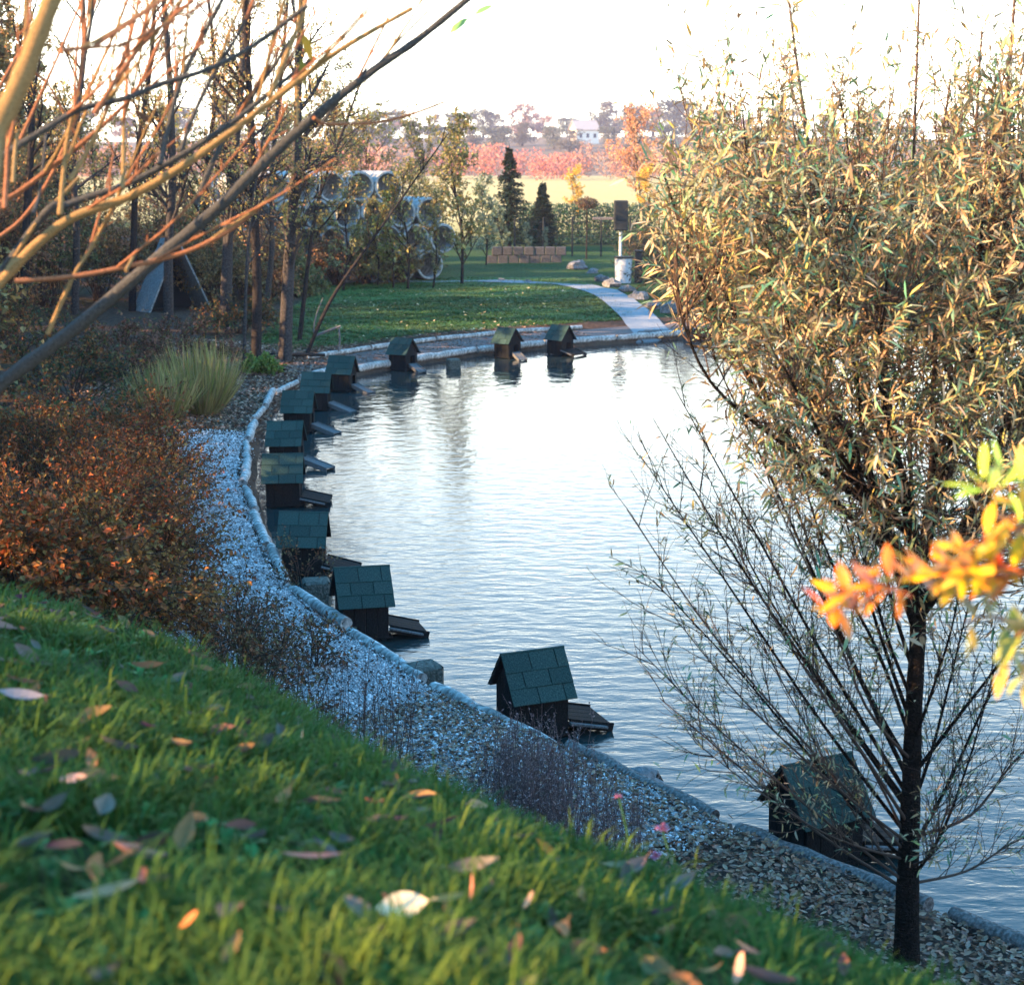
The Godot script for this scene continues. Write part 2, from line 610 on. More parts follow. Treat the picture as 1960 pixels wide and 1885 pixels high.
func build_paths() -> void:
	var gm := mat("gravel", lin(0.5, 0.48, 0.51), 0.9)
	gm.albedo_texture = noise_tex(0.11, 11, 0.35, 1.0, FastNoiseLite.TYPE_CELLULAR, 512, 2)
	gm.uv1_triplanar = true
	gm.uv1_world_triplanar = true
	gm.uv1_scale = Vector3.ONE * 0.9
	gm.heightmap_enabled = true
	gm.heightmap_texture = noise_tex(0.11, 11, 0, 1, FastNoiseLite.TYPE_CELLULAR, 512, 2)
	gm.heightmap_scale = 2.0
	var l := []
	var r := []
	for q in shore(6, 14, 0.5):
		l.append(q[0] + q[1] * 2.0)
		r.append(q[0] + q[1] * 0.34)
	ribbon("gravel_path", "pale blue grey gravel path along the near shore", l, r, 0.03, gm)
	l = []; r = []
	for q in shore(17, 25, 0.5):
		l.append(q[0] + q[1] * 1.5)
		r.append(q[0] + q[1] * 0.3)
	ribbon("gravel_path", "leaf strewn gravel strip along the far bank", l, r, 0.03, tex_mat("gravel_pink", lin(0.27, 0.23, 0.235), 0.9, 1.2, 0.1, 0.4, 1.0, 2.0, FastNoiseLite.TYPE_CELLULAR))
	# the walk that curls round the far lawn
	var mid := []
	for q in [[1345, 642], [1275, 628], [1235, 605], [1190, 580], [1140, 562], [1080, 550], [1000, 544], [900, 541], [780, 540], [660, 540], [540, 539], [380, 538]]:
		var d := ray(q[0], q[1])
		var tt: float = (0.6 - EYE.y) / d.y
		mid.append(Vector3(d.x * tt, 0, d.z * tt))
	var sm := smooth_path(mid, 5)
	l = []; r = []
	for i in sm.size():
		var t := (sm[mini(i + 1, sm.size() - 1)] - sm[maxi(i - 1, 0)])
		var nn := Vector2(-t.z, t.x).normalized()
		var p := Vector2(sm[i].x, sm[i].z)
		var w := lerpf(0.62, 0.55, float(i) / sm.size())
		l.append(p - nn * w); r.append(p + nn * w)
	ribbon("lawn_path", "pale path curling round the far lawn", l, r, 0.045, tex_mat("gravel_far", lin(0.33, 0.35, 0.39), 0.9, 1.2, 0.1, 0.6, 1.0, 1.0, FastNoiseLite.TYPE_CELLULAR))

func pebble_mesh(seed_: int) -> ArrayMesh:
	return blob(rng_of(seed_), Vector3(1, 0.6, 0.8), 0.5, 4, 6)

func build_gravel() -> void:
	var rng := rng_of(21)
	var m := leaf_mat("stone_chip", 0.0, 0.9)
	m.backlight_enabled = false
	var pts := shore(6, 14, 0.3)
	var xf := []
	var cols := PackedColorArray()
	for i in 34000:
		var q = pts[rng.randi() % pts.size()]
		var s := rng.randf_range(0.3, 2.15)
		var p: Vector2 = q[0] + q[1] * s + Vector2(rng.randf_range(-0.2, 0.2), rng.randf_range(-0.2, 0.2))
		var k := rng.randf_range(0.006, 0.012) if rng.randf() < 0.85 else rng.randf_range(0.012, 0.026)
		xf.append(Transform3D(Basis.from_euler(Vector3(rng.randf() * 0.6, rng.randf() * TAU, rng.randf() * 0.6)).scaled(Vector3.ONE * k), Vector3(p.x, height(p.x, p.y) + 0.034, p.y)))
		var g := rng.randf_range(0.34, 0.58)
		cols.append(Color(g, g * 0.97, g * 1.02) if rng.randf() < 0.9 else Color(0.07, 0.06, 0.055))
	tag(scatter("gravel", pebble_mesh(4), m, xf, cols), "loose grey stone chips covering the shore path", "gravel", "", "stuff")

func curled_leaf(L: float, W: float, bend: float, cup: float, twist: float) -> ArrayMesh:
	var b := MB.new()
	var N := 6
	for i in N + 1:
		var t := float(i) / N
		var w := W * 0.5 * pow(sin(PI * clampf(t * 0.97 + 0.03, 0, 1)), 0.8)
		var a := bend * (t - 0.5)
		var p := Vector3(sin(a) / bend * L, (1 - cos(a)) / absf(bend) * L, 0) if absf(bend) > 0.01 else Vector3((t - 0.5) * L, 0, 0)
		var up := Vector3(-sin(a), cos(a), 0)
		var sd := Vector3(0, 0, 1).rotated(Vector3(cos(a), sin(a), 0), twist * (t - 0.5))
		b.v.append(p + sd * w + up * (w * cup)); b.v.append(p); b.v.append(p - sd * w + up * (w * cup))
	for i in N:
		var k := i * 3
		b.ix.append_array(PackedInt32Array([k, k + 3, k + 4, k, k + 4, k + 1, k + 1, k + 4, k + 5, k + 1, k + 5, k + 2]))
	# a short stalk
	var s0 := b.v[N * 3 + 1]
	var k := b.v.size()
	b.v.append(s0 + Vector3(0, 0.001, 0.0012)); b.v.append(s0 + Vector3(0, 0, -0.0012)); b.v.append(s0 + (b.v[N * 3 + 1] - b.v[N * 3 - 2]).normalized() * L * 0.22)
	b.ix.append_array(PackedInt32Array([k, k + 1, k + 2]))
	for i in b.v.size(): b.c.append(Color.WHITE)
	return b.mesh()

func build_litter() -> void:
	var rng := rng_of(31)
	var m := leaf_mat("litter", 0.2, 0.8)
	var lm := curled_leaf(1.0, 0.5, 0.7, 0.3, 0.4)
	var tints := [Color(0.17, 0.085, 0.055), Color(0.25, 0.14, 0.1), Color(0.09, 0.05, 0.035), Color(0.3, 0.19, 0.14), Color(0.16, 0.1, 0.08), Color(0.26, 0.18, 0.14)]
	var xf := []
	var cols := PackedColorArray()
	# near right bank, thick
	var near := shore(2, 8, 0.25)
	for i in 26000:
		var q = near[rng.randi() % near.size()]
		var p: Vector2 = q[0] + q[1] * (0.32 + 3.2 * pow(rng.randf(), 1.2)) + Vector2(rng.randf_range(-0.2, 0.2), rng.randf_range(-0.2, 0.2))
		_lay(xf, rng, p, rng.randf_range(0.035, 0.075)); cols.append(jit(rng, tints[rng.randi() % 6], 0.3))
	tag(scatter("leaf_litter", lm, m, xf, cols), "brown leaf litter on the near bank under the willow", "leaf litter", "", "stuff")
	xf = []; cols = PackedColorArray()
	# the left bank below the grove and the strip of the far bank
	for i in 16000:
		var p := Vector2(-4.4 - rng.randf() * 5.0, -31.0 - rng.randf() * 13.0)
		if Geometry2D.is_point_in_polygon(p, POND): continue
		_lay(xf, rng, p, rng.randf_range(0.05, 0.1)); cols.append(jit(rng, tints[rng.randi() % 6], 0.3))
	var farb := shore(16, 23, 0.25)
	for i in 2600:
		var q = farb[rng.randi() % farb.size()]
		var p: Vector2 = q[0] + q[1] * rng.randf_range(0.4, 2.4)
		_lay(xf, rng, p, rng.randf_range(0.05, 0.1)); cols.append(jit(rng, tints[rng.randi() % 6], 0.3))
	for i in 4500:
		var p := Vector2(-4.0 - rng.randf() * 5.0, -14.0 - rng.randf() * 20.0)
		if sdist(p.x, p.y) < 1.6 + rng.randf() or Geometry2D.is_point_in_polygon(p, POND): continue
		_lay(xf, rng, p, rng.randf_range(0.04, 0.08)); cols.append(jit(rng, tints[rng.randi() % 6], 0.3))
	var gp := shore(7, 14, 0.3)
	for i in 3600:
		var q = gp[rng.randi() % gp.size()]
		_lay(xf, rng, q[0] + q[1] * (0.15 + 2.0 * rng.randf()) + Vector2(rng.randf_range(-0.15, 0.15), rng.randf_range(-0.15, 0.15)), rng.randf_range(0.03, 0.06)); cols.append(jit(rng, [Color(0.03, 0.022, 0.02), Color(0.06, 0.035, 0.025), Color(0.16, 0.06, 0.03)][rng.randi() % 3], 0.3))
	tag(scatter("leaf_litter", lm, m, xf, cols), "dull brown leaf litter below the bare grove", "leaf litter", "", "stuff")
	xf = []; cols = PackedColorArray()
	for i in 260:
		var p := Vector2(-6.0 + rng.randf() * 8.0, -45.5 - pow(rng.randf(), 1.3) * 14.0)
		if Geometry2D.is_point_in_polygon(p, POND) or sdist(p.x, p.y) < 2.0: continue
		_lay(xf, rng, p, rng.randf_range(0.07, 0.13), 0.05); cols.append(jit(rng, Color(0.36, 0.29, 0.17), 0.4))
	tag(scatter("lawn_leaves", lm, m, xf, cols), "pale fallen leaves dotted over the far lawn", "fallen leaves", "", "stuff")

func _lay(xf: Array, rng: RandomNumberGenerator, p: Vector2, k: float, lift := 0.012) -> void:
	xf.append(Transform3D(Basis.from_euler(Vector3(rng.randf_range(-0.5, 0.5), rng.randf() * TAU, rng.randf_range(-0.5, 0.5))).scaled(Vector3.ONE * k), Vector3(p.x, height(p.x, p.y) + lift + 0.025, p.y)))

func grass_tuft(seed_: int, n: int, spread: float, L: float, W: float) -> ArrayMesh:
	var rng := rng_of(seed_)
	var b := MB.new()
	for i in n:
		var a := rng.randf() * TAU
		var p := Vector3(cos(a), 0, sin(a)) * spread * sqrt(rng.randf())
		var out := Vector3(cos(a + rng.randf_range(-0.8, 0.8)), 0, sin(a + rng.randf_range(-0.8, 0.8)))
		var d := (Vector3.UP + out * rng.randf_range(0.1, 0.7)).normalized()
		var s := d.cross(out).normalized()
		if s.length() < 0.5: s = Vector3.RIGHT
		var len_ := L * rng.randf_range(0.45, 1.15)
		var w := W * rng.randf_range(0.7, 1.3)
		var col := jit(rng, Color(1, 1, 1), 0.28)
		if rng.randf() < 0.12: col = Color(3.2, 1.7, 3.0) * rng.randf_range(0.5, 1.0)
		var k := b.v.size()
		for j in 3:
			var t: float = [0.0, 0.45, 0.78][j]
			var q := p + d * len_ * t + (out * 0.35 + Vector3.DOWN * 0.12) * len_ * t * t
			b.v.append(q + s * w * (0.5 - t * 0.22)); b.v.append(q - s * w * (0.5 - t * 0.22))
		b.v.append(p + d * len_ + (out * 0.42 + Vector3.DOWN * 0.2) * len_)
		for j in 7: b.c.append(col)
		b.ix.append_array(PackedInt32Array([k, k + 1, k + 2, k + 1, k + 3, k + 2, k + 2, k + 3, k + 4, k + 3, k + 5, k + 4, k + 4, k + 5, k + 6]))
	return b.mesh()

func build_grass() -> void:
	var rng := rng_of(41)
	var m := leaf_mat("grass", 0.55, 0.5)
	for variant in 4:
		var xf := []
		var cols := PackedColorArray()
		var tries := 0
		while xf.size() < [3600, 3400, 3000, 1300][variant] and tries < 60000:
			tries += 1
			var z := -1.3 - 9.0 * pow(rng.randf(), 1.4)
			var x := rng.randf_range(-0.40, 0.40) * (absf(z) + 1.0) + 0.0
			var s := sdist(x, z)
			if s < 5.2 + 0.6 * rng.randf(): continue
			var patch := ground_noise.get_noise_2d(x * 9.0 + 40.0, z * 9.0)
			if patch < -0.12 and rng.randf() < 0.75: continue
			var k := rng.randf_range(0.65, 1.2) * (1.0 + patch * 0.5)
			xf.append(Transform3D(Basis(Vector3.UP, rng.randf() * TAU).scaled(Vector3(1, k, 1)), Vector3(x, height(x, z) - 0.005, z)))
			var c := Color(0.033, 0.072, 0.015).lerp(Color(0.075, 0.105, 0.014), clampf(0.3 + patch + rng.randf_range(-0.3, 0.3), 0, 1))
			cols.append(jit(rng, c, 0.2))
		tag(scatter("grass", grass_tuft(60 + variant, 16, 0.055, [0.08, 0.11, 0.095, 0.16][variant], [0.006, 0.007, 0.009, 0.007][variant]), m, xf, cols), "short green turf covering the near hillside", "grass", "", "stuff")
	# low broad-leaved weeds between the blades
	var cl := MB.new()
	var r2 := rng_of(77)
	for i in 7:
		var a := r2.randf() * TAU
		var d := Vector3(cos(a), r2.randf_range(0.3, 1.2), sin(a)).normalized()
		cl.lance(Vector3(0, 0.01, 0), d, Vector3.UP, r2.randf_range(0.03, 0.055), 0.02, jit(r2, Color.WHITE, 0.25), 0.25)
	var xf2 := []
	var cols2 := PackedColorArray()
	for i in 700:
		var z := -1.3 - 6.5 * pow(rng.randf(), 1.3)
		var x := rng.randf_range(-0.4, 0.4) * (absf(z) + 1.0)
		if sdist(x, z) < 5.6: continue
		xf2.append(Transform3D(Basis(Vector3.UP, rng.randf() * TAU).scaled(Vector3.ONE * rng.randf_range(0.7, 1.4)), Vector3(x, height(x, z) + 0.02, z)))
		cols2.append(jit(rng, Color(0.04, 0.12, 0.035), 0.35))
	tag(scatter("weeds", cl.mesh(), m, xf2, cols2), "low clover and weeds among the near turf", "weeds", "", "stuff")
	# the far lawn, fine and short
	var xf3 := []
	var cols3 := PackedColorArray()
	for i in 16000:
		var x := rng.randf_range(-7, 5.5)
		var z := rng.randf_range(-67, -43)
		if Geometry2D.is_point_in_polygon(Vector2(x, z), POND): continue
		if sdist(x, z) < 2.3 + rng.randf() * 0.5 or x > 4.3 - (absf(z) - 49.0) * 0.1: continue
		xf3.append(Transform3D(Basis(Vector3.UP, rng.randf() * TAU).scaled(Vector3(2.2, rng.randf_range(0.6, 1.3), 2.2)), on_ground(x, z)))
		var pn := ground_noise.get_noise_2d(x * 2.0, z * 2.0)
		cols3.append(jit(rng, Color(0.056, 0.115, 0.03).lerp(Color(0.085, 0.1, 0.034), clampf(pn + 0.15, 0, 1)), 0.12))
	tag(scatter("lawn_grass", grass_tuft(90, 12, 0.09, 0.07, 0.012), m, xf3, cols3), "mown green lawn on the far bank", "grass", "", "stuff")

# ---------------------------------------------------------------- duck houses
const HL := 0.27      # half length of the body along the ridge
const HW := 0.27      # half width
const EAVE := 0.46
const RIDGE := 0.80

func duck_house(at: Vector3, turn: float, label: String, plank: bool, seed_: int) -> Node3D:
	var rng := rng_of(seed_)
	var o := thing("duck_house", label, "duck house", at, turn, "dark duck houses along the shore")
	var wm := tex_mat("house_board", lin(0.018, 0.019, 0.021), 0.8, 0.5, 0.03, 0.55, 1.0, 0.5)
	var sm: Array = []
	for i in 3: sm.append(tex_mat("shingle%d" % i, lin(0.04 + i * 0.006, 0.08 + i * 0.01, 0.076 + i * 0.009), 0.85, 0.3, 0.03, 0.5, 1.0, 0.5))
	var gm := tex_mat("grey_board", lin(0.17, 0.175, 0.19), 0.85, 0.4, 0.03, 0.5, 1.0, 0.4)
	var W := Color.WHITE
	# side walls of upright boards
	for sgn in [-1.0, 1.0]:
		var wall := Node3D.new(); wall.name = "side_wall"; o.add_child(wall, true)
		for k in 4:
			var b := MB.new()
			var x := -HL + (k + 0.5) * HL * 0.5
			b.box(Transform3D(Basis(), Vector3(x, 0.27, sgn * (HW - 0.012) + rng.randf_range(-0.002, 0.002))), Vector3(HL * 0.25 - 0.003, 0.22, 0.011), 0.003, W)
			obj("board", b.mesh(), wm, wall)
	# gable walls; the lake side has the doorway
	for sgn in [-1.0, 1.0]:
		var wall := Node3D.new(); wall.name = "gable_wall"; o.add_child(wall, true)
		for k in 5:
			var z0 := -HW + 0.026 + k * (HW * 2 - 0.052) / 5.0 + 0.003
			var z1 := z0 + (HW * 2 - 0.052) / 5.0 - 0.006
			var top0 := RIDGE - 0.03 - absf(z0) / HW * (RIDGE - EAVE - 0.03)
			var top1 := RIDGE - 0.03 - absf(z1) / HW * (RIDGE - EAVE - 0.03)
			var bot := 0.05
			if sgn > 0 and (k == 2 or k == 1): bot = 0.37
			var b := MB.new()
			var xa: float = sgn * HL - sgn * 0.024
			var xb: float = sgn * HL + rng.randf_range(-0.002, 0.002)
			var f := [Vector3(xb, bot, z0), Vector3(xb, bot, z1), Vector3(xb, top1, z1), Vector3(xb, top0, z0)]
			var g := [Vector3(xa, bot, z0), Vector3(xa, bot, z1), Vector3(xa, top1, z1), Vector3(xa, top0, z0)]
			if sgn < 0: var t = f; f = g; g = t
			b.quad(f[0], f[3], f[2], f[1], W); b.quad(g[0], g[1], g[2], g[3], W)
			for i in 4: b.quad(f[i], f[(i + 1) % 4], g[(i + 1) % 4], g[i], W)
			obj("board", b.mesh(), wm, wall)
	# roof: two decks and three courses of shingles on each slope
	var roof := Node3D.new(); roof.name = "roof"; o.add_child(roof)
	var pitch := atan2(RIDGE - EAVE, HW)
	var slope := 0.50
	var half := 0.335
	for sgn in [-1.0, 1.0]:
		var e := Basis(Vector3.RIGHT, sgn * pitch)
		var down := e * Vector3(0, 0, sgn)
		var up := e * Vector3.UP
		var top := Vector3(0, RIDGE + 0.012, 0)
		var dk := MB.new()
		dk.box(Transform3D(e, top + down * slope * 0.5), Vector3(half - 0.008, 0.009, slope * 0.5 - 0.008), 0.003, W)
		obj("deck", dk.mesh(), wm, roof)
		for row in 3:
			var y0 := row * slope / 3.0
			var cuts := [-half, -half + 0.17 + 0.11 * ((row + int(sgn > 0)) % 2), 0, half]
			cuts[2] = cuts[1] + 0.27
			if cuts[2] > half - 0.05: cuts[2] = half - 0.09
			for k in 3:
				var w: float = cuts[k + 1] - cuts[k]
				var b := MB.new()
				var tilt := Basis(Vector3.RIGHT, sgn * (pitch - 0.045))
				b.box(Transform3D(tilt, top + down * (y0 + slope / 6.0 + 0.012) + up * (0.021 + rng.randf_range(0, 0.003)) + Vector3((cuts[k] + cuts[k + 1]) * 0.5, 0, 0)), Vector3(w * 0.5 - 0.004, 0.006, slope / 6.0 + 0.012), 0.002, W)
				obj("shingle", b.mesh(), sm[rng.randi() % 3], roof)
	var cap := MB.new()
	cap.tube(PackedVector3Array([Vector3(-half, RIDGE + 0.028, 0), Vector3(half, RIDGE + 0.028, 0)]), PackedFloat32Array([0.016, 0.016]), 6, W)
	obj("ridge_cap", cap.mesh(), sm[1], roof)
	# floor, legs, landing
	var fl := MB.new()
	fl.box(Transform3D(Basis(), Vector3(0.02, 0.035, 0)), Vector3(HL + 0.03, 0.014, HW + 0.01), 0.004, W)
	obj("floor", fl.mesh(), wm, o)
	for sx in [-1.0, 1.0]:
		for sz in [-1.0, 1.0]:
			var lg := MB.new()
			lg.box(Transform3D(Basis(), Vector3(sx * (HL - 0.05), -0.25, sz * (HW - 0.05))), Vector3(0.03, 0.27, 0.03), 0.005, W)
			obj("leg", lg.mesh(), wm, o)
	var ramp := Node3D.new(); ramp.name = "ramp"; o.add_child(ramp)
	var nb := 2 if plank else 4
	var rw := 0.2 if plank else 0.52
	var rl := 0.66 if plank else 0.46
	var tl := (Basis(Vector3.UP, -0.55) if plank else Basis()) * Basis(Vector3.BACK, -0.22 if plank else -0.24)
	for k in nb:
		var b := MB.new()
		var z := -rw * 0.5 + (k + 0.5) * rw / nb
		b.box(Transform3D(tl, Vector3(HL + 0.02, 0.165, 0) + tl * Vector3(rl * 0.5, 0, z)), Vector3(rl * 0.5, 0.011, rw * 0.5 / nb - 0.003), 0.003, W)
		obj("plank", b.mesh(), gm if plank else wm, ramp)
	for sgn in [-1.0, 1.0]:
		var b := MB.new()
		b.box(Transform3D(tl, Vector3(HL + 0.02, 0.145, 0) + tl * Vector3(rl * 0.5, 0, sgn * (rw * 0.5 + 0.014))), Vector3(rl * 0.5 + 0.01, 0.045, 0.012), 0.003, W)
		obj("side_rail", b.mesh(), gm if plank else wm, ramp)
	if not plank:
		var b := MB.new()
		b.box(Transform3D(tl, Vector3(HL + 0.02, 0.15, 0) + tl * Vector3(rl * 0.4, 0, rw * 0.5 + 0.05)), Vector3(rl * 0.45, 0.012, 0.022), 0.003, W)
		obj("grey_lath", b.mesh(), gm, ramp)
	return o

func water_at(u: float, v: float) -> Vector3:
	var d := ray(u, v)
	return EYE + d * (-EYE.y / d.y)

func build_houses() -> void:
	# seen at (u, v) of the floor's middle on the water, turn in degrees
	var list := [
		[1560, 1640, 24, "dark duck house half hidden under the willow, nearest to the grass", false],
		[1018, 1400, 24, "largest looking duck house standing clear by the dry purple weeds", false],
		[692, 1217, 13, "duck house with green shingles beside the pale concrete block", false],
		[582, 1095, 3, "duck house third up the left shore with twigs in front of its wall", false],
		[545, 965, 0, "duck house at the bend of the gravel path where the pale kerb log starts", false],
		[550, 893, -2, "duck house in the tight row on the left shore, nearest but one to the bend", true],
		[573, 825, -3, "duck house in the middle of the tight row on the left shore", true],
		[606, 783, -4, "duck house in the tight row with a long plank behind its neighbour", true],
		[655, 747, -10, "last duck house of the left row, its pale plank reaching into dark water", true],
		[772, 707, -35, "lone duck house on the leaf covered bank in front of the lawn's left half", true],
		[972, 684, -38, "taller standing duck house in front of the lawn, left of the farthest one", true],
		[1072, 678, -42, "farthest duck house by the kerb at the lawn's right end", false]]
	for i in list.size():
		var a: Array = list[i]
		var p := water_at(a[0], a[1])
		var hs := duck_house(Vector3(p.x, 0.0, p.z), deg_to_rad(a[2]), a[3], a[4], 100 + i)
		hs.rotation += Vector3(sin(i * 2.1) * 0.025, sin(i * 3.7) * 0.06, cos(i * 1.3) * 0.025)

# ---------------------------------------------------------------- logs, stones, pipes
func log_mesh(rng: RandomNumberGenerator, L: float, r: float) -> ArrayMesh:
	var b := MB.new()
	var pts := PackedVector3Array()
	var rd := PackedFloat32Array()
	for i in 9:
		var t := i / 8.0
		pts.append(Vector3((t - 0.5) * L, rng.randf_range(-0.1, 0.1) * r, rng.randf_range(-0.25, 0.25) * r))
		rd.append(r * (1.0 + rng.randf_range(-0.12, 0.1)) * (0.93 if i == 0 or i == 8 else 1.0))
	b.tube(pts, rd, 10, Color.WHITE)
	return b.mesh()

func lay_log(a: Vector3, b: Vector3, r: float, label: String, m: Material, seed_: int, group: String) -> void:
	var o := obj("kerb_log", log_mesh(rng_of(seed_), a.distance_to(b), r), m)
	o.position = (a + b) * 0.5
	var x := (b - a).normalized()
	var z := x.cross(Vector3.UP).normalized()
	o.basis = Basis(x, z.cross(x), z)
	tag(o, label, "log", group)

func build_logs() -> void:
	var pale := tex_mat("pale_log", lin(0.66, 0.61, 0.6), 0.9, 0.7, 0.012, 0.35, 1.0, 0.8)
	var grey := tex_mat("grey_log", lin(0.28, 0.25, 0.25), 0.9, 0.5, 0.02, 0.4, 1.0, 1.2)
	var names := ["under the willow at the picture's right edge", "behind the willow trunk", "beside the house under the willow", "between the pink flowers and the willow house", "below the dry purple weeds", "in front of the largest looking duck house", "beside the concrete block", "with a bright white end by the third nearest house", "beneath the house with green shingles", "where the twiggy shrub hides the path", "beside the fourth nearest house", "at the bend of the gravel path", "up from the bend, along the tight row", "midway along the tight row of houses", "at the top of the tight row", "at the corner of the pond under the grove"]
	var pts := shore(3, 18, 2.15)
	for i in pts.size() - 1:
		var a: Vector2 = pts[i][0] + pts[i][1] * 0.22
		var b: Vector2 = pts[i + 1][0] + pts[i + 1][1] * 0.22
		var g := (b - a).normalized() * (0.05 + 0.1 * absf(sin(i * 5.3)))
		var wob: Vector2 = pts[i][1] * (0.05 * sin(i * 2.3))
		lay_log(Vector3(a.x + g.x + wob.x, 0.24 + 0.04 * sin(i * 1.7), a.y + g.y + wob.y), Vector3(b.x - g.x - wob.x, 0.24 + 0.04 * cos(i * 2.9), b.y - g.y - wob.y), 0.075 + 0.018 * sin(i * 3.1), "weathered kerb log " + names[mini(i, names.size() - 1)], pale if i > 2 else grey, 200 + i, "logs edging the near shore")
	pts = shore(18, 25, 2.6)
	var fn := ["left of the lone house on the bank", "right of the lone house on the bank", "between the lone house and the taller one", "behind the taller far house", "beside the farthest house", "right of the farthest house", "at the foot of the far path", "reaching behind the willow leaves"]
	for i in pts.size() - 1:
		for row in 2:
			if pts[i][0].x > [3.6, 2.2][row]: continue
			var k: float = [0.2, 1.75][row]
			var a: Vector2 = pts[i][0] + pts[i][1] * k
			var b: Vector2 = pts[i + 1][0] + pts[i + 1][1] * k
			var g := (b - a).normalized() * 0.05
			lay_log(Vector3(a.x + g.x, [0.17, height(a.x, a.y) + 0.06][row], a.y + g.y), Vector3(b.x - g.x, [0.17, height(b.x, b.y) + 0.06][row], b.y - g.y), [0.1, 0.07][row], ["water edge log ", "lawn edge log "][row] + fn[mini(i, fn.size() - 1)], pale, 240 + i * 2 + row, "logs edging the far bank")

func build_stones() -> void:
	var cm := tex_mat("concrete", lin(0.13, 0.14, 0.13), 0.9, 0.6, 0.02, 0.5, 1.0, 1.2)
	var rm := tex_mat("rock", lin(0.25, 0.25, 0.27), 0.9, 0.8, 0.015, 0.5, 1.0, 2.0)
	var b := MB.new()
	b.box(Transform3D(Basis(), Vector3(0, 0.0, 0)), Vector3(0.17, 0.28, 0.15), 0.03, Color.WHITE)
	var p := water_at(812, 1328)
	var o = obj("concrete_block", b.mesh(), cm)
	o.position = p + Vector3(0, 0.05, 0); o.rotation.y = 0.5
	tag(o, "mossy concrete block standing in the water by the kerb log", "block")
	p = water_at(606, 1165)
	o = obj("concrete_block", b.mesh(), cm)
	o.position = p + Vector3(0, 0.1, 0); o.rotation.y = 0.2
	tag(o, "mottled concrete block between two left shore duck houses", "block")
	p = water_at(868, 705)
	o = obj("concrete_block", b.mesh(), cm)
	o.position = p + Vector3(0, -0.02, 0); o.rotation.y = 0.3
	tag(o, "small dark block in the water below the far lawn", "block")
	var rng := rng_of(51)
	var list := [[1105, 512, -72.0, 0.75, "largest pale boulder left of the far path by the fence post"], [1136, 520, -70.0, 0.4, "small pale rock at the top of the far path"], [1150, 541, -64.0, 0.5, "pale rock beside the far path's upper bend"], [1172, 552, -61.0, 0.55, "pale flat rock on the far side of the path"], [1200, 562, -58.5, 0.45, "white rock right of the far path, below the pale bin"], [1225, 575, -56.5, 0.55, "broad pale rock edging the far path on its right"], [1252, 590, -54.5, 0.5, "pale rock at the willow's left edge by the path"], [1285, 600, -53.5, 0.7, "purplish rock behind the willow's outer leaves"], [1330, 590, -53.0, 0.9, "tall grey rock seen between the willow leaves"], [1010, 545, -64.0, 0.25, "low pale stone on the far path edge"], [960, 545, -64.5, 0.22, "second low pale stone on the far path edge"], [1225, 1497, -13.4, 0.22, "greyish tussock stone by the kerb log right of the dry weeds"]]
	for a in list:
		var q := pz(a[0], a[1], a[2])
		var g := height(q.x, a[2])
		var k: float = a[3] * (0.62 if a[2] < -20.0 else 1.0)
		o = obj("rock", blob(rng, Vector3(k, k * 0.62, k * 0.7), 0.7, 7, 10), rm)
		o.position = Vector3(q.x, g + k * 0.22, a[2])
		tag(o, a[4], "rock", "rocks by the water and the far path")

func build_pipes() -> void:
	var m := tex_mat("pipe", lin(0.46, 0.48, 0.5), 0.85, 1.5, 0.012, 0.55, 1.0, 1.0)
	var R := 0.6
	var T := 0.1
	var b := MB.new()
	var N := 22
	var L := 2.2
	var prof := [Vector2(R, -L / 2), Vector2(R, L / 2 - 0.03), Vector2(R - 0.03, L / 2), Vector2(R - T, L / 2), Vector2(R - T, -L / 2)]
	for k in prof.size():
		var a0: Vector2 = prof[k]
		var a1: Vector2 = prof[(k + 1) % prof.size()]
		for j in N:
			var t0 := TAU * j / N
			var t1 := TAU * (j + 1) / N
			b.quad(Vector3(cos(t0) * a0.x, sin(t0) * a0.x, a0.y), Vector3(cos(t0) * a1.x, sin(t0) * a1.x, a1.y), Vector3(cos(t1) * a1.x, sin(t1) * a1.x, a1.y), Vector3(cos(t1) * a0.x, sin(t1) * a0.x, a0.y), Color.WHITE)
	var pm := b.mesh()
	var right := pz(800, 505, -67.0)
	var dirv := Vector3(-0.87, 0, 0.5)
	var turn := -atan2(0.5, 0.87)
	var rows := [[0.0, 9, "bottom"], [-0.5, 9, "second"], [0.0, 8, "third"], [1.5, 6, "top"]]
	for r in 4:
		for i in rows[r][1]:
			var p: Vector3 = Vector3(right.x, 0, right.z) + dirv * (R * 2.02) * (i + rows[r][0])
			if i > 0 and rows[r][0] < 0: pass
			var o := obj("concrete_pipe", pm, m)
			o.position = p + Vector3(0, height(right.x, right.z) + R - 0.03 + r * R * 1.76, 0)
			o.rotation.y = -turn + 0.0
			var lab := "grey concrete pipe, %s from the right in the pipe wall's %s row" % [ORD[i], rows[r][2]]
			if i == 0: lab = "grey concrete pipe at the right end of the %s row of the pipe wall" % rows[r][2]
			tag(o, lab, "pipe", "stacked concrete pipes")

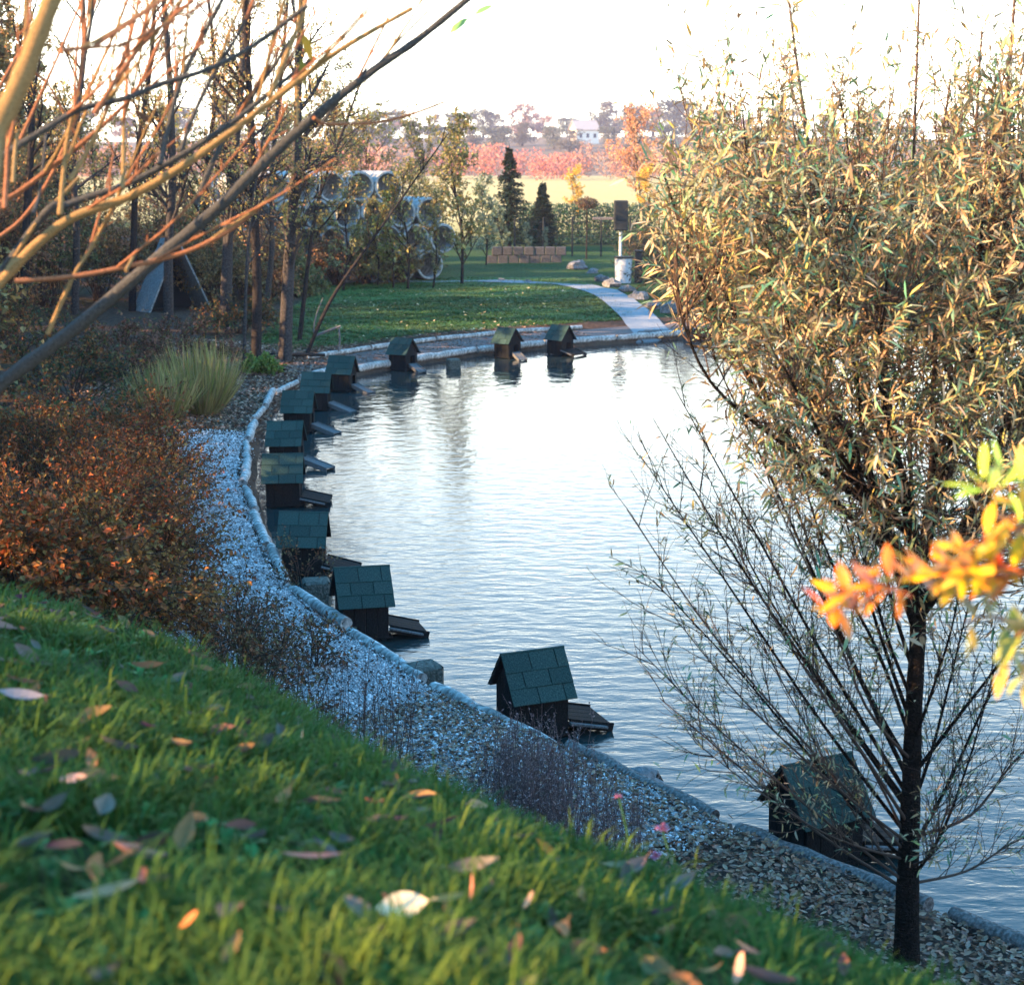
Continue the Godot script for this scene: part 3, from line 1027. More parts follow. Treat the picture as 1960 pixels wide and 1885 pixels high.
func build_far_props() -> void:
	var dark := mat("dark_metal", lin(0.02, 0.024, 0.028), 0.6)
	var palem := tex_mat("pale_bin", lin(0.5, 0.52, 0.58), 0.7, 1.0, 0.02, 0.75, 1.0, 0.0)
	var W := Color.WHITE
	# dark box on a thin post
	var z := -66.0
	var g := pz(1187, 520, z)
	var base := on_ground(g.x, z)
	var o := thing("box_post", "dark box mounted on a thin pale post by the far path", "post", base)
	var t := MB.new()
	t.tube(PackedVector3Array([Vector3(0, -0.1, 0), Vector3(0, 2.2, 0)]), PackedFloat32Array([0.06, 0.06]), 8, W)
	obj("post", t.mesh(), palem, o)
	t = MB.new()
	t.box(Transform3D(Basis(), Vector3(0, 2.55, 0)), Vector3(0.28, 0.6, 0.22), 0.04, W)
	obj("box", t.mesh(), dark, o)
	t = MB.new()
	t.box(Transform3D(Basis(), Vector3(-0.72, 2.42, 0)), Vector3(0.42, 0.05, 0.2), 0.01, W)
	obj("shelf_board", t.mesh(), tex_mat("grey_log", Color.WHITE, 0.9, 1, 1, 0, 1, 0), o)
	# pale round bin
	g = pz(1193, 528, -63.0)
	o = thing("round_bin", "pale round bin with dark rim below the dark box", "bin", on_ground(g.x, -63.0))
	t = MB.new()
	t.tube(PackedVector3Array([Vector3(0, -0.05, 0), Vector3(0, 0.5, 0), Vector3(0, 0.95, 0)]), PackedFloat32Array([0.3, 0.33, 0.34]), 18, W)
	obj("drum", t.mesh(), palem, o)
	t = MB.new()
	t.tube(PackedVector3Array([Vector3(0, 0.95, 0), Vector3(0, 1.02, 0)]), PackedFloat32Array([0.36, 0.36]), 18, W)
	obj("rim", t.mesh(), dark, o)
	g = pz(1222, 530, -63.0)
	o = thing("gate_post", "dark square post right of the pale round bin", "post", on_ground(g.x, -63.0))
	t = MB.new()
	t.box(Transform3D(Basis(), Vector3(0, 0.55, 0)), Vector3(0.14, 0.65, 0.14), 0.015, W)
	obj("shaft", t.mesh(), dark, o)
	t = MB.new()
	t.box(Transform3D(Basis(), Vector3(0, 1.23, 0)), Vector3(0.17, 0.03, 0.17), 0.01, W)
	obj("cap", t.mesh(), dark, o)
	# low wall of pale blocks
	g = pz(932, 520, -76.0)
	var wall := thing("low_wall", "low pale block wall behind the far path", "wall", on_ground(g.x, -76.0))
	var bm := tex_mat("wall_block", lin(0.09, 0.09, 0.1), 0.9, 0.8, 0.02, 0.6, 1.0, 1.0)
	var rng := rng_of(9)
	for r in 2:
		for i in 7:
			var bx := MB.new()
			bx.box(Transform3D(Basis(Vector3.UP, rng.randf_range(-0.03, 0.03)), Vector3(0.25 + i * 0.5 + r * 0.22, 0.16 + r * 0.4, rng.randf_range(-0.02, 0.02))), Vector3(0.235, 0.195, 0.17), 0.03, W)
			obj("block", bx.mesh(), bm, wall)
	# wire fence with dark posts
	var zf := -80.0
	var f0 := pz(985, 520, zf)
	var fence := thing("wire_fence", "dark wire fence with thin posts before the green hedge", "fence", on_ground(f0.x, zf))
	var y0 := fence.position.y
	var span := pz(1260, 520, zf).x - f0.x
	for i in 6:
		var q := MB.new()
		var x := span * i / 5.0
		var yb := height(f0.x + x, zf) - y0
		q.tube(PackedVector3Array([Vector3(x, yb - 0.1, 0), Vector3(x, yb + 1.9, 0)]), PackedFloat32Array([0.05, 0.05]), 6, W)
		obj("post", q.mesh(), dark, fence)
	for k in 5:
		var q := MB.new()
		q.tube(PackedVector3Array([Vector3(0, 0.3 + k * 0.35, 0), Vector3(span, 0.3 + k * 0.35, 0)]), PackedFloat32Array([0.012, 0.012]), 4, W)
		obj("wire", q.mesh(), dark, fence)
	# pale wooden tent-shaped shelter behind the grove
	var zs := -52.0
	var c := pz(325, 475, zs)
	var sh := thing("board_shelter", "grey steep roofed board shelter behind the bare trunks", "shelter", Vector3(c.x, height(c.x, zs), zs), 0.5)
	var sm := tex_mat("shelter_board", lin(0.28, 0.31, 0.34), 0.9, 1.0, 0.02, 0.6, 1.0, 0.6)
	for sgn in [-1.0, 1.0]:
		for i in 6:
			var q := MB.new()
			q.box(Transform3D(Basis(Vector3.BACK, sgn * 0.42), Vector3(sgn * 0.52, 1.1, -0.75 + i * 0.3)), Vector3(0.03, 1.25, 0.142), 0.01, W)
			obj("roof_board", q.mesh(), sm, sh)
	var back := MB.new()
	back.tri(Vector3(-0.95, 0, -0.8), Vector3(0, 2.2, -0.8), Vector3(0.95, 0, -0.8), W)
	obj("back_panel", back.mesh(), dark, sh)
	# forked driftwood on the bank
	var wood := tex_mat("driftwood", lin(0.26, 0.24, 0.25), 0.9, 0.5, 0.02, 0.5, 1.0, 0.8)
	var zb := -43.0
	var dw := thing("dead_branch", "pale forked dead branch propped up at the grove's edge", "branch", on_ground(pz(600, 680, zb).x, zb))
	var P := func(u, v): return pz(u, v, zb) - dw.position
	for a in [[[[590, 672], [596, 655], [604, 640]], 0.05, 0.045, "stub"], [[[600, 644], [625, 634], [652, 624]], 0.045, 0.035, "fork"], [[[648, 628], [650, 648], [648, 672]], 0.025, 0.03, "prop"], [[[604, 642], [600, 630], [606, 600], [618, 570]], 0.03, 0.012, "fork"]]:
		var q := []
		for k in a[0]: q.append(P.call(k[0], k[1]))
		var pa := smooth_path(q, 3)
		t = MB.new()
		t.tube(pa, taper(pa.size(), a[1], a[2]), 6, W)
		obj(a[3], t.mesh(), wood, dw)
	dw = thing("fallen_pole", "dark fallen pole lying on the leaf litter at the grove's foot", "pole", on_ground(pz(560, 688, -42.0).x, -42.0))
	t = MB.new()
	t.tube(PackedVector3Array([Vector3(-0.75, 0.06, 0), Vector3(0, 0.07, 0.05), Vector3(0.85, 0.05, 0)]), PackedFloat32Array([0.05, 0.05, 0.04]), 7, W)
	obj("pole", t.mesh(), tex_mat("dark_wood", lin(0.05, 0.045, 0.045), 0.9, 0.5, 0.02, 0.5, 1.0, 0.8), dw)

# ---------------------------------------------------------------- the willow on the right
func build_willow() -> void:
	var rng := rng_of(301)
	var z0 := -9.75
	var base := on_ground(pz(1738, 1830, z0).x, z0)
	var o := thing("willow_tree", "leafy willow with dark trunk leaning over the pond on the right", "tree", base)
	var bark := tex_mat("willow_bark", lin(0.035, 0.028, 0.026), 0.9, 0.3, 0.02, 0.4, 1.0, 2.0)
	var twigm := mat("willow_twig", lin(0.075, 0.05, 0.042), 0.7)
	var lm := leaf_mat("willow_leaf", 0.55, 0.5)
	var W := Color.WHITE
	# trunk
	var tp := [Vector3(0, -0.15, 0)]
	for a in [[1738, 1700], [1743, 1550], [1750, 1350], [1758, 1180], [1748, 1020], [1712, 870], [1690, 700], [1665, 480], [1640, 330]]:
		tp.append(pz(a[0], a[1], z0 - (1800 - a[1]) * 0.0003) - base)
	var trunk := smooth_path(tp, 4)
	var rad := PackedFloat32Array()
	for i in trunk.size():
		var t := float(i) / (trunk.size() - 1)
		rad.append(lerpf(0.085, 0.018, pow(t, 0.8)) * (1.0 + 0.35 * exp(-t * 30.0)) * (1.0 + rng.randf_range(-0.05, 0.05)))
	var mb := MB.new()
	mb.tube(trunk, rad, 12, W)
	obj("trunk", mb.mesh(), bark, o)
	var limb_paths := []
	var leaf_bits := []      # [point, dir, normal, length, width, colour]
	var olive := [Color(0.27, 0.23, 0.13), Color(0.34, 0.27, 0.15), Color(0.38, 0.29, 0.18), Color(0.21, 0.23, 0.14), Color(0.16, 0.24, 0.13), Color(0.28, 0.18, 0.1), Color(0.46, 0.38, 0.26), Color(0.09, 0.22, 0.13), Color(0.33, 0.29, 0.1), Color(0.2, 0.14, 0.09), Color(0.13, 0.22, 0.14), Color(0.29, 0.29, 0.17), Color(0.42, 0.26, 0.16), Color(0.36, 0.24, 0.12)]
	# low fan of long thin shoots towards the water; [from v on trunk, end u, v, end z, radius]
	var fan := [
		[1705, 1262, 1335, -10.6, 0.013], [1690, 1215, 1235, -9.3, 0.012], [1660, 1250, 1110, -10.2, 0.014], [1640, 1200, 975, -9.0, 0.012],
		[1600, 1225, 870, -10.0, 0.015], [1560, 1250, 800, -9.4, 0.015], [1530, 1290, 740, -10.6, 0.016], [1500, 1345, 640, -9.6, 0.017],
		[1470, 1430, 700, -10.3, 0.016], [1430, 1500, 780, -9.2, 0.015], [1610, 1290, 1180, -8.9, 0.012], [1580, 1390, 1010, -8.8, 0.013],
		[1540, 1350, 900, -11.0, 0.014], [1650, 1330, 1420, -9.1, 0.010], [1400, 1560, 800, -10.8, 0.016], [1350, 1600, 850, -9.1, 0.014],
		[1690, 1440, 1200, -10.9, 0.012], [1450, 1480, 950, -8.7, 0.012], [1300, 1640, 780, -10.5, 0.016], [1620, 1500, 1130, -9.9, 0.012],
		[1690, 1900, 1300, -9.2, 0.014], [1640, 1990, 1150, -10.0, 0.016], [1560, 1880, 1050, -10.4, 0.016], [1480, 2060, 1000, -9.4, 0.016],
		[1600, 2080, 1350, -9.8, 0.013], [1430, 1850, 980, -9.0, 0.014], [1660, 1830, 1500, -9.0, 0.01], [1690, 2050, 1560, -10.2, 0.011]]
	for a in fan:
		var tt := 0.0
		var best := 1e9
		for k in 60:
			var q := along(trunk, k / 120.0) + base
			var want := pz(1745, a[0], q.z)
			if absf(want.y - q.y) < best: best = absf(want.y - q.y); tt = k / 120.0
		var p0 := along(trunk, tt)
		var p3 := pz(a[1], a[2], a[3]) - base
		var lift := Vector3(0, 0.12 + rng.randf() * 0.1, 0)
		var path := smooth_path([p0, p0.lerp(p3, 0.33) - lift * 0.6 + rdir(rng) * 0.05, p0.lerp(p3, 0.68) - lift * 0.4 + rdir(rng) * 0.06, p3], 5)
		var w := MB.new()
		w.tube(path, taper(path.size(), a[4], 0.0025), 6, W)
		for k in 26:
			var t := rng.randf_range(0.18, 0.97)
			var d := (along(path, minf(t + 0.08, 1)) - along(path, t - 0.08)).normalized()
			var dir := (d + rdir(rng) * 0.75 + Vector3.UP * 0.25).normalized()
			var sub := stem(w, rng, along(path, t), dir, rng.randf_range(0.2, 0.52), 0.004, 0.0015, 4, 0.18, 0.06, 3, W)
			for j in 3:
				var t2 := rng.randf_range(0.3, 0.9)
				var d2 := ((sub[4] - sub[0]).normalized() + rdir(rng) * 0.7).normalized()
				var sub2 := stem(w, rng, along(sub, t2), d2, rng.randf_range(0.1, 0.3), 0.0022, 0.001, 3, 0.2, 0.05, 3, W)
				_willow_leaves(leaf_bits, rng, sub2, rng.randi_range(0, 3), 0.056, 0.0105, olive)
			_willow_leaves(leaf_bits, rng, sub, rng.randi_range(1, 4), 0.062, 0.011, olive)
		obj("branch", w.mesh(), twigm if a[4] < 0.014 else bark, o)
	# limbs that carry the crown; the last three are bare leaders above it
	for a in [[0.42, 1640, 700, -9.2, 0.03], [0.45, 1560, 560, -10.2, 0.032], [0.5, 1450, 430, -9.5, 0.03], [0.5, 1330, 420, -10.0, 0.028], [0.55, 1270, 330, -9.6, 0.022], [0.55, 1390, 250, -10.6, 0.024], [0.5, 1800, 600, -10.4, 0.03], [0.48, 1880, 420, -9.3, 0.03], [0.46, 1960, 700, -9.7, 0.032], [0.45, 2050, 400, -10.2, 0.034], [0.44, 1900, 880, -9.0, 0.026], [0.47, 1700, 520, -8.8, 0.024], [0.62, 1560, 330, -9.0, 0.02], [0.6, 1600, 800, -8.7, 0.02], [0.55, 1290, 560, -9.1, 0.018], [0.6, 1500, 700, -8.6, 0.018], [0.62, 1502, -60, -10.4, 0.017], [0.55, 1762, -60, -9.9, 0.015], [0.48, 1948, -70, -9.2, 0.018], [0.5, 1880, 60, -10.0, 0.016], [0.5, 1820, 150, -9.5, 0.014], [0.52, 2010, 40, -10.4, 0.018], [0.6, 1610, 190, -9.8, 0.012], [0.6, 1420, 200, -9.4, 0.012]]:
		var p0 := along(trunk, a[0])
		var p3 := pz(a[1], a[2], a[3]) - base
		var m1 := p0.lerp(p3, 0.35) + Vector3(p3.x - p0.x, 0, p3.z - p0.z) * 0.18 + rdir(rng) * 0.06
		var m2 := p0.lerp(p3, 0.7) + Vector3(p3.x - p0.x, 0, p3.z - p0.z) * 0.14 + rdir(rng) * 0.06
		var path := smooth_path([p0, m1, m2, p3], 5)
		limb_paths.append(path)
		var w := MB.new()
		w.tube(path, taper(path.size(), a[4], a[4] * (0.3 if a[2] > 150 else 0.45)), 7, W)
		if a[2] < 250:
			for k in 22:
				var sb := stem(w, rng, along(path, rng.randf_range(0.55, 1.0)), (Vector3.UP + rdir(rng) * 0.9).normalized(), rng.randf_range(0.08, 0.4), 0.003, 0.001, 4, 0.15, 0.08, 3, W)
				_willow_leaves(leaf_bits, rng, sb, rng.randi_range(1, 5), 0.055, 0.01, olive)
		obj("limb", w.mesh(), bark if a[2] > 150 else twigm, o)
	# crown: leafy twigs hung on the limbs
	var crown := PackedVector2Array([Vector2(1272, 470), Vector2(1290, 320), Vector2(1365, 235), Vector2(1430, 245), Vector2(1500, 190), Vector2(1560, 280), Vector2(1640, 250), Vector2(1720, 325), Vector2(1800, 250), Vector2(1850, 80), Vector2(1960, 0), Vector2(2100, 0), Vector2(2200, 600), Vector2(2100, 1110), Vector2(1900, 1090), Vector2(1760, 1040), Vector2(1620, 985), Vector2(1490, 930), Vector2(1480, 780), Vector2(1390, 690), Vector2(1325, 620), Vector2(1290, 560)])
	var tw := MB.new()
	var made := 0
	while made < 1600:
		var uv := Vector2(rng.randf_range(1220, 2150), rng.randf_range(0, 1110))
		if not Geometry2D.is_point_in_polygon(uv, crown): continue
		if uv.y > 860 and rng.randf() < 0.35: continue
		if uv.y < 400 and rng.randf() < (400.0 - uv.y) / 330.0: continue
		if uv.x > 2060 and rng.randf() < 0.4: continue
		made += 1
		var p := pz(uv.x, uv.y, rng.randf_range(-8.5, -11.2)) - base
		var best := 1e9
		var at := Vector3.ZERO
		var pl := []
		for path in limb_paths:
			for i in range(4, path.size(), 2):
				var q: Vector3 = path[i]
				var d := q.distance_squared_to(p) + (3.0 if q.y > p.y + 0.1 else 0.0) + rng.randf() * 0.35
				if d < best: best = d; at = q; pl = [path, i]
		at = (pl[0] as PackedVector3Array)[pl[1]].lerp(pl[0][maxi(int(pl[1]) - 2, 0)], rng.randf())
		var mid := at.lerp(p, 0.55) - Vector3(0, 0.08, 0) + rdir(rng) * 0.05
		var arm := smooth_path([at, mid, p], 3)
		tw.tube(arm, taper(arm.size(), 0.006, 0.0025), 3, W)
		var d := ((p - at).normalized() + Vector3.UP * 0.5 + rdir(rng) * 0.6).normalized()
		var sub := stem(tw, rng, p, d, rng.randf_range(0.2, 0.42), 0.003, 0.0012, 4, 0.2, -0.02, 3, W)
		_willow_leaves(leaf_bits, rng, sub, rng.randi_range(14, 22), 0.1, 0.0125, olive)
		_willow_leaves(leaf_bits, rng, arm.slice(3), rng.randi_range(2, 5), 0.09, 0.0135, olive)
		if rng.randf() < 0.5:
			var sub2 := stem(tw, rng, arm[4], (d + rdir(rng)).normalized(), 0.25, 0.0025, 0.001, 3, 0.2, 0, 3, W)
			_willow_leaves(leaf_bits, rng, sub2, rng.randi_range(5, 8), 0.09, 0.0135, olive)
	# thin whips standing out above the crown
	for k in 150:
		var u := rng.randf_range(1290, 2050)
		var p := pz(u, rng.randf_range(250, 470), rng.randf_range(-8.8, -10.8)) - base
		var sub := stem(tw, rng, p, (Vector3.UP + rdir(rng) * 0.4).normalized(), rng.randf_range(0.35, 1.0) * (1.3 if u > 1780 else 1.0), 0.005, 0.0012, 6, 0.12, 0.05, 3, W)
		_willow_leaves(leaf_bits, rng, sub, rng.randi_range(6, 16), 0.075, 0.0135, olive)
		for j in 3:
			var sb := stem(tw, rng, along(sub, rng.randf_range(0.3, 0.9)), (Vector3.UP + rdir(rng) * 0.8).normalized(), rng.randf_range(0.12, 0.35), 0.0025, 0.001, 3, 0.15, 0.05, 3, W)
			_willow_leaves(leaf_bits, rng, sb, rng.randi_range(3, 7), 0.07, 0.013, olive)
	# thinning skirt where the crown passes into the bare shoots
	for k in 330:
		var u := rng.randf_range(1380, 2050)
		var vv := lerpf(700.0, 1010.0, clampf((u - 1380) / 250.0, 0, 1)) + absf(rng.randfn(0, 110.0))
		var p := pz(u, vv, rng.randf_range(-8.7, -10.9)) - base
		var sub := stem(tw, rng, p, (Vector3.UP * 0.4 + rdir(rng)).normalized(), rng.randf_range(0.15, 0.4), 0.003, 0.001, 4, 0.2, -0.03, 3, W)
		_willow_leaves(leaf_bits, rng, sub, rng.randi_range(4, 10), 0.085, 0.0145, olive)
	tag(obj("twigs", tw.mesh(), twigm, o), "", "", "", "stuff")
	# the 260 leaves nearest the eye are leaves of their own, the rest one crown
	var eye := EYE - base
	leaf_bits.sort_custom(func(x, y): return x[3] / x[0].distance_to(eye) > y[3] / y[0].distance_to(eye))
	var rest := MB.new()
	var own := 0
	for i in leaf_bits.size():
		var q: Array = leaf_bits[i]
		var scr: Vector3 = q[0] + base - EYE
		if own < 260 and scr.x / -scr.z < 0.31 and scr.x > 0:
			own += 1
			var b := MB.new()
			b.lance(Vector3.ZERO, q[1], q[2], q[3], q[4], q[5], q[6])
			var lf := obj("leaf", b.mesh(), lm, o)
			lf.position = q[0]
		else: rest.lance(q[0], q[1], q[2], q[3], q[4], q[5], q[6])
	tag(obj("crown", rest.mesh(), lm, o), "", "", "", "stuff")

func _willow_leaves(bits: Array, rng: RandomNumberGenerator, path: PackedVector3Array, n: int, L: float, Wd: float, cols: Array) -> void:
	for i in n:
		var t := lerpf(0.1, 1.0, (i + rng.randf()) / n)
		var d := (along(path, minf(t + 0.1, 1.0)) - along(path, t - 0.1)).normalized()
		var o := (rdir(rng) * 0.8 + d * 0.75 + Vector3.DOWN * 0.12).normalized()
		var nn := (rdir(rng) * 0.8 + Vector3.UP).normalized()
		var f := rng.randf_range(0.5, 1.4)
		bits.append([along(path, t), o, nn, L * f, Wd * f * rng.randf_range(0.8, 1.25), jit(rng, cols[rng.randi() % cols.size()], 0.28), rng.randf_range(-0.1, 0.5)])

# ---------------------------------------------------------------- bare branches, upper left
func build_bare_branches() -> void:
	var rng := rng_of(401)
	var pale := tex_mat("pale_bark", lin(0.62, 0.38, 0.17), 0.8, 0.1, 0.03, 0.4, 1.0, 0.8)  # for the lit branches: warm sunlight is put into this bark colour
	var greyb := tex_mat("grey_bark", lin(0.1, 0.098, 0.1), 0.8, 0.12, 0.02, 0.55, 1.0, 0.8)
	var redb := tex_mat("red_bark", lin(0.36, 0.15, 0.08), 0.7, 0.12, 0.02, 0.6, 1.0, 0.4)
	var W := Color.WHITE
	var x0 := -2.9
	var zt := -6.0
	var base := on_ground(x0, zt)
	var o := thing("bare_tree", "leafless young tree reaching in from the left with sunlit branches", "tree", base)
	var t := MB.new()
	var knot := pz(-210, 840, -5.75) - base
	var tp := smooth_path([Vector3(0, -0.15, 0), knot * Vector3(0.5, 0.55, 0.5), knot], 5)
	t.tube(tp, taper(tp.size(), 0.06, 0.035), 10, W)
	obj("trunk", t.mesh(), greyb, o)
	var knot2 := pz(-260, 420, -5.6) - base
	t = MB.new()
	tp = smooth_path([knot, knot.lerp(knot2, 0.5) + Vector3(-0.05, 0, 0), knot2], 4)
	t.tube(tp, taper(tp.size(), 0.035, 0.022), 8, W)
	obj("limb", t.mesh(), greyb, o)
	# [points, width at start and end in picture units, z, material, joined to: 0 none, 1 lower knot, 2 upper knot]
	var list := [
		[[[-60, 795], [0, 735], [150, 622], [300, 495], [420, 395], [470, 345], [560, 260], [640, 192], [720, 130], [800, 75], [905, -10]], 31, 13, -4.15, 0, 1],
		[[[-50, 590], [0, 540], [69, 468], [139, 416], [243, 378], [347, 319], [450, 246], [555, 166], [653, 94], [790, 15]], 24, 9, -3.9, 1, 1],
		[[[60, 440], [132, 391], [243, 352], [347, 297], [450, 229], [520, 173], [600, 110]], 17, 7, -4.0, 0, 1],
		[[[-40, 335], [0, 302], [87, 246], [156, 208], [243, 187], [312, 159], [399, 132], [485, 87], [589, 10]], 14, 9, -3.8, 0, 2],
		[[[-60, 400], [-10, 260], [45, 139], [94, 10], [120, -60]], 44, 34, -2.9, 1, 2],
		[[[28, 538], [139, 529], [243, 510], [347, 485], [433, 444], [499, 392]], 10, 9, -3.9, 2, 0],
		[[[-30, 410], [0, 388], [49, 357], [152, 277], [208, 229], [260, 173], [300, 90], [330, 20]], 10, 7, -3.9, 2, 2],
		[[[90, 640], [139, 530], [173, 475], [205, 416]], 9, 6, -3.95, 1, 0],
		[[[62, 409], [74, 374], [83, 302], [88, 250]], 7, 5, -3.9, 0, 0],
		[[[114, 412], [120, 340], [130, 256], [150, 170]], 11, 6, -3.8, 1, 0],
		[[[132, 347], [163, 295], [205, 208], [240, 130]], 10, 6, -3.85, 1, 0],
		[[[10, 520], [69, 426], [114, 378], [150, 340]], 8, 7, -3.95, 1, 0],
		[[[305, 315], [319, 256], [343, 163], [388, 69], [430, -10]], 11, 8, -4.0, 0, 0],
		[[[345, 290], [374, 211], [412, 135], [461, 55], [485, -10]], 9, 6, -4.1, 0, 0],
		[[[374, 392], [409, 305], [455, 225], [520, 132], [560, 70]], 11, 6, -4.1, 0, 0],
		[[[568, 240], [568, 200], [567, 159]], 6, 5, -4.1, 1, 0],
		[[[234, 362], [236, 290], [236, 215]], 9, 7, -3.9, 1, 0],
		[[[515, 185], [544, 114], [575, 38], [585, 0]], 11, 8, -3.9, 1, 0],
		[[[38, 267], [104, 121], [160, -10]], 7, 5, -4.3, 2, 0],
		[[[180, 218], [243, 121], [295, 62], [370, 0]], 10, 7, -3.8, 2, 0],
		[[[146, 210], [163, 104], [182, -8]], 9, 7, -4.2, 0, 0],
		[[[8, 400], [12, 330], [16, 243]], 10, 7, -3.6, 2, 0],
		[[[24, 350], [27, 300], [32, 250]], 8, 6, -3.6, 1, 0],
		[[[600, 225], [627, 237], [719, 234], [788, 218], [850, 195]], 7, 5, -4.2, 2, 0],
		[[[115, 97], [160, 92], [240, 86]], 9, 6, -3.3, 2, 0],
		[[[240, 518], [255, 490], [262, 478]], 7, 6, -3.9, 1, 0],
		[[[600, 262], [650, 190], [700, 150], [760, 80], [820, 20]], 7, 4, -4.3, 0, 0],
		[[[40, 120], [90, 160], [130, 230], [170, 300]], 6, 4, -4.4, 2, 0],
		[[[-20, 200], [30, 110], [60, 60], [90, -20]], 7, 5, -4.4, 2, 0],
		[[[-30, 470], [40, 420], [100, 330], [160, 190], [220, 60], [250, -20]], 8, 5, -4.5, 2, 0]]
	for a in list:
		var pts := []
		var z: float = a[3] * 1.4
		var n: int = a[0].size()
		if a[5] == 1: pts.append(knot)
		if a[5] == 2: pts.append(knot2)
		for i in n:
			pts.append(pz(a[0][i][0], a[0][i][1], z - 0.25 * i / n) - base)
		var path := smooth_path(pts, 5)
		var r := PackedFloat32Array()
		var k := absf(z) * 1.0 / FPX * 0.5
		for i in path.size():
			var f := float(i) / (path.size() - 1)
			r.append(lerpf(a[1], a[2], f) * k * (1.0 + 0.12 * sin(i * 2.2) * rng.randf()))
		var b := MB.new()
		b.tube(path, r, 9, W)
		if a[1] > 8:
			for j in 4:   # bud stubs
				var tt := rng.randf_range(0.2, 0.95)
				var dd := (along(path, minf(tt + 0.05, 1)) - along(path, tt - 0.05)).normalized()
				stem(b, rng, along(path, tt), (dd + rdir(rng) * 0.9).normalized(), rng.randf_range(0.015, 0.035), 0.004, 0.002, 2, 0.2, 0.1, 5, W)
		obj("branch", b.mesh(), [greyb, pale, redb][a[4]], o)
		if a[1] > 8 and a[2] < 20:   # fine side twigs with buds
			for j in 3:
				var tt := rng.randf_range(0.35, 0.9)
				var dd := (along(path, minf(tt + 0.05, 1)) - along(path, tt - 0.05)).normalized()
				var tb := MB.new()
				var tp2 := stem(tb, rng, along(path, tt), (dd + Vector3(0.15, 0.55, 0) + rdir(rng) * 0.35).normalized(), rng.randf_range(0.3, 0.75), 0.006, 0.0025, 7, 0.09, 0.03, 6, W)
				for q in 5:
					stem(tb, rng, along(tp2, 0.2 + q * 0.17), ((tp2[7] - tp2[0]).normalized() + rdir(rng) * 0.8).normalized(), rng.randf_range(0.012, 0.09), 0.0035, 0.0015, 2, 0.2, 0.1, 4, W)
				obj("twig", tb.mesh(), [redb, pale, redb][j], o)
	# the last few leaves
	var lm := leaf_mat("last_leaf", 0.6)
	for a in [[905, 30, 0.04, Color(0.12, 0.3, 0.1), 0.5], [858, 66, 0.045, Color(0.14, 0.26, 0.1), 0.7], [577, 60, 0.05, Color(0.35, 0.2, 0.03), -1.2], [985, 12, 0.04, Color(0.3, 0.12, 0.06), 0.7], [1075, 42, 0.03, Color(0.4, 0.24, 0.16), 1.2], [1115, 45, 0.03, Color(0.4, 0.24, 0.16), 0.5], [293, 240, 0.04, Color(0.1, 0.05, 0.03), 2.4], [575, 110, 0.045, Color(0.16, 0.14, 0.03), -1.4]]:
		var b := MB.new()
		b.lance(Vector3.ZERO, Vector3(cos(a[4]), sin(a[4]), 0.2).normalized(), Vector3(0.3, 0.6, 0.7).normalized(), a[2] * 2.2, a[2] * 0.7, a[3], 0.1)
		if a[0] < 950:
			obj("leaf", b.mesh(), lm, o).position = pz(a[0], a[1], -5.8) - base

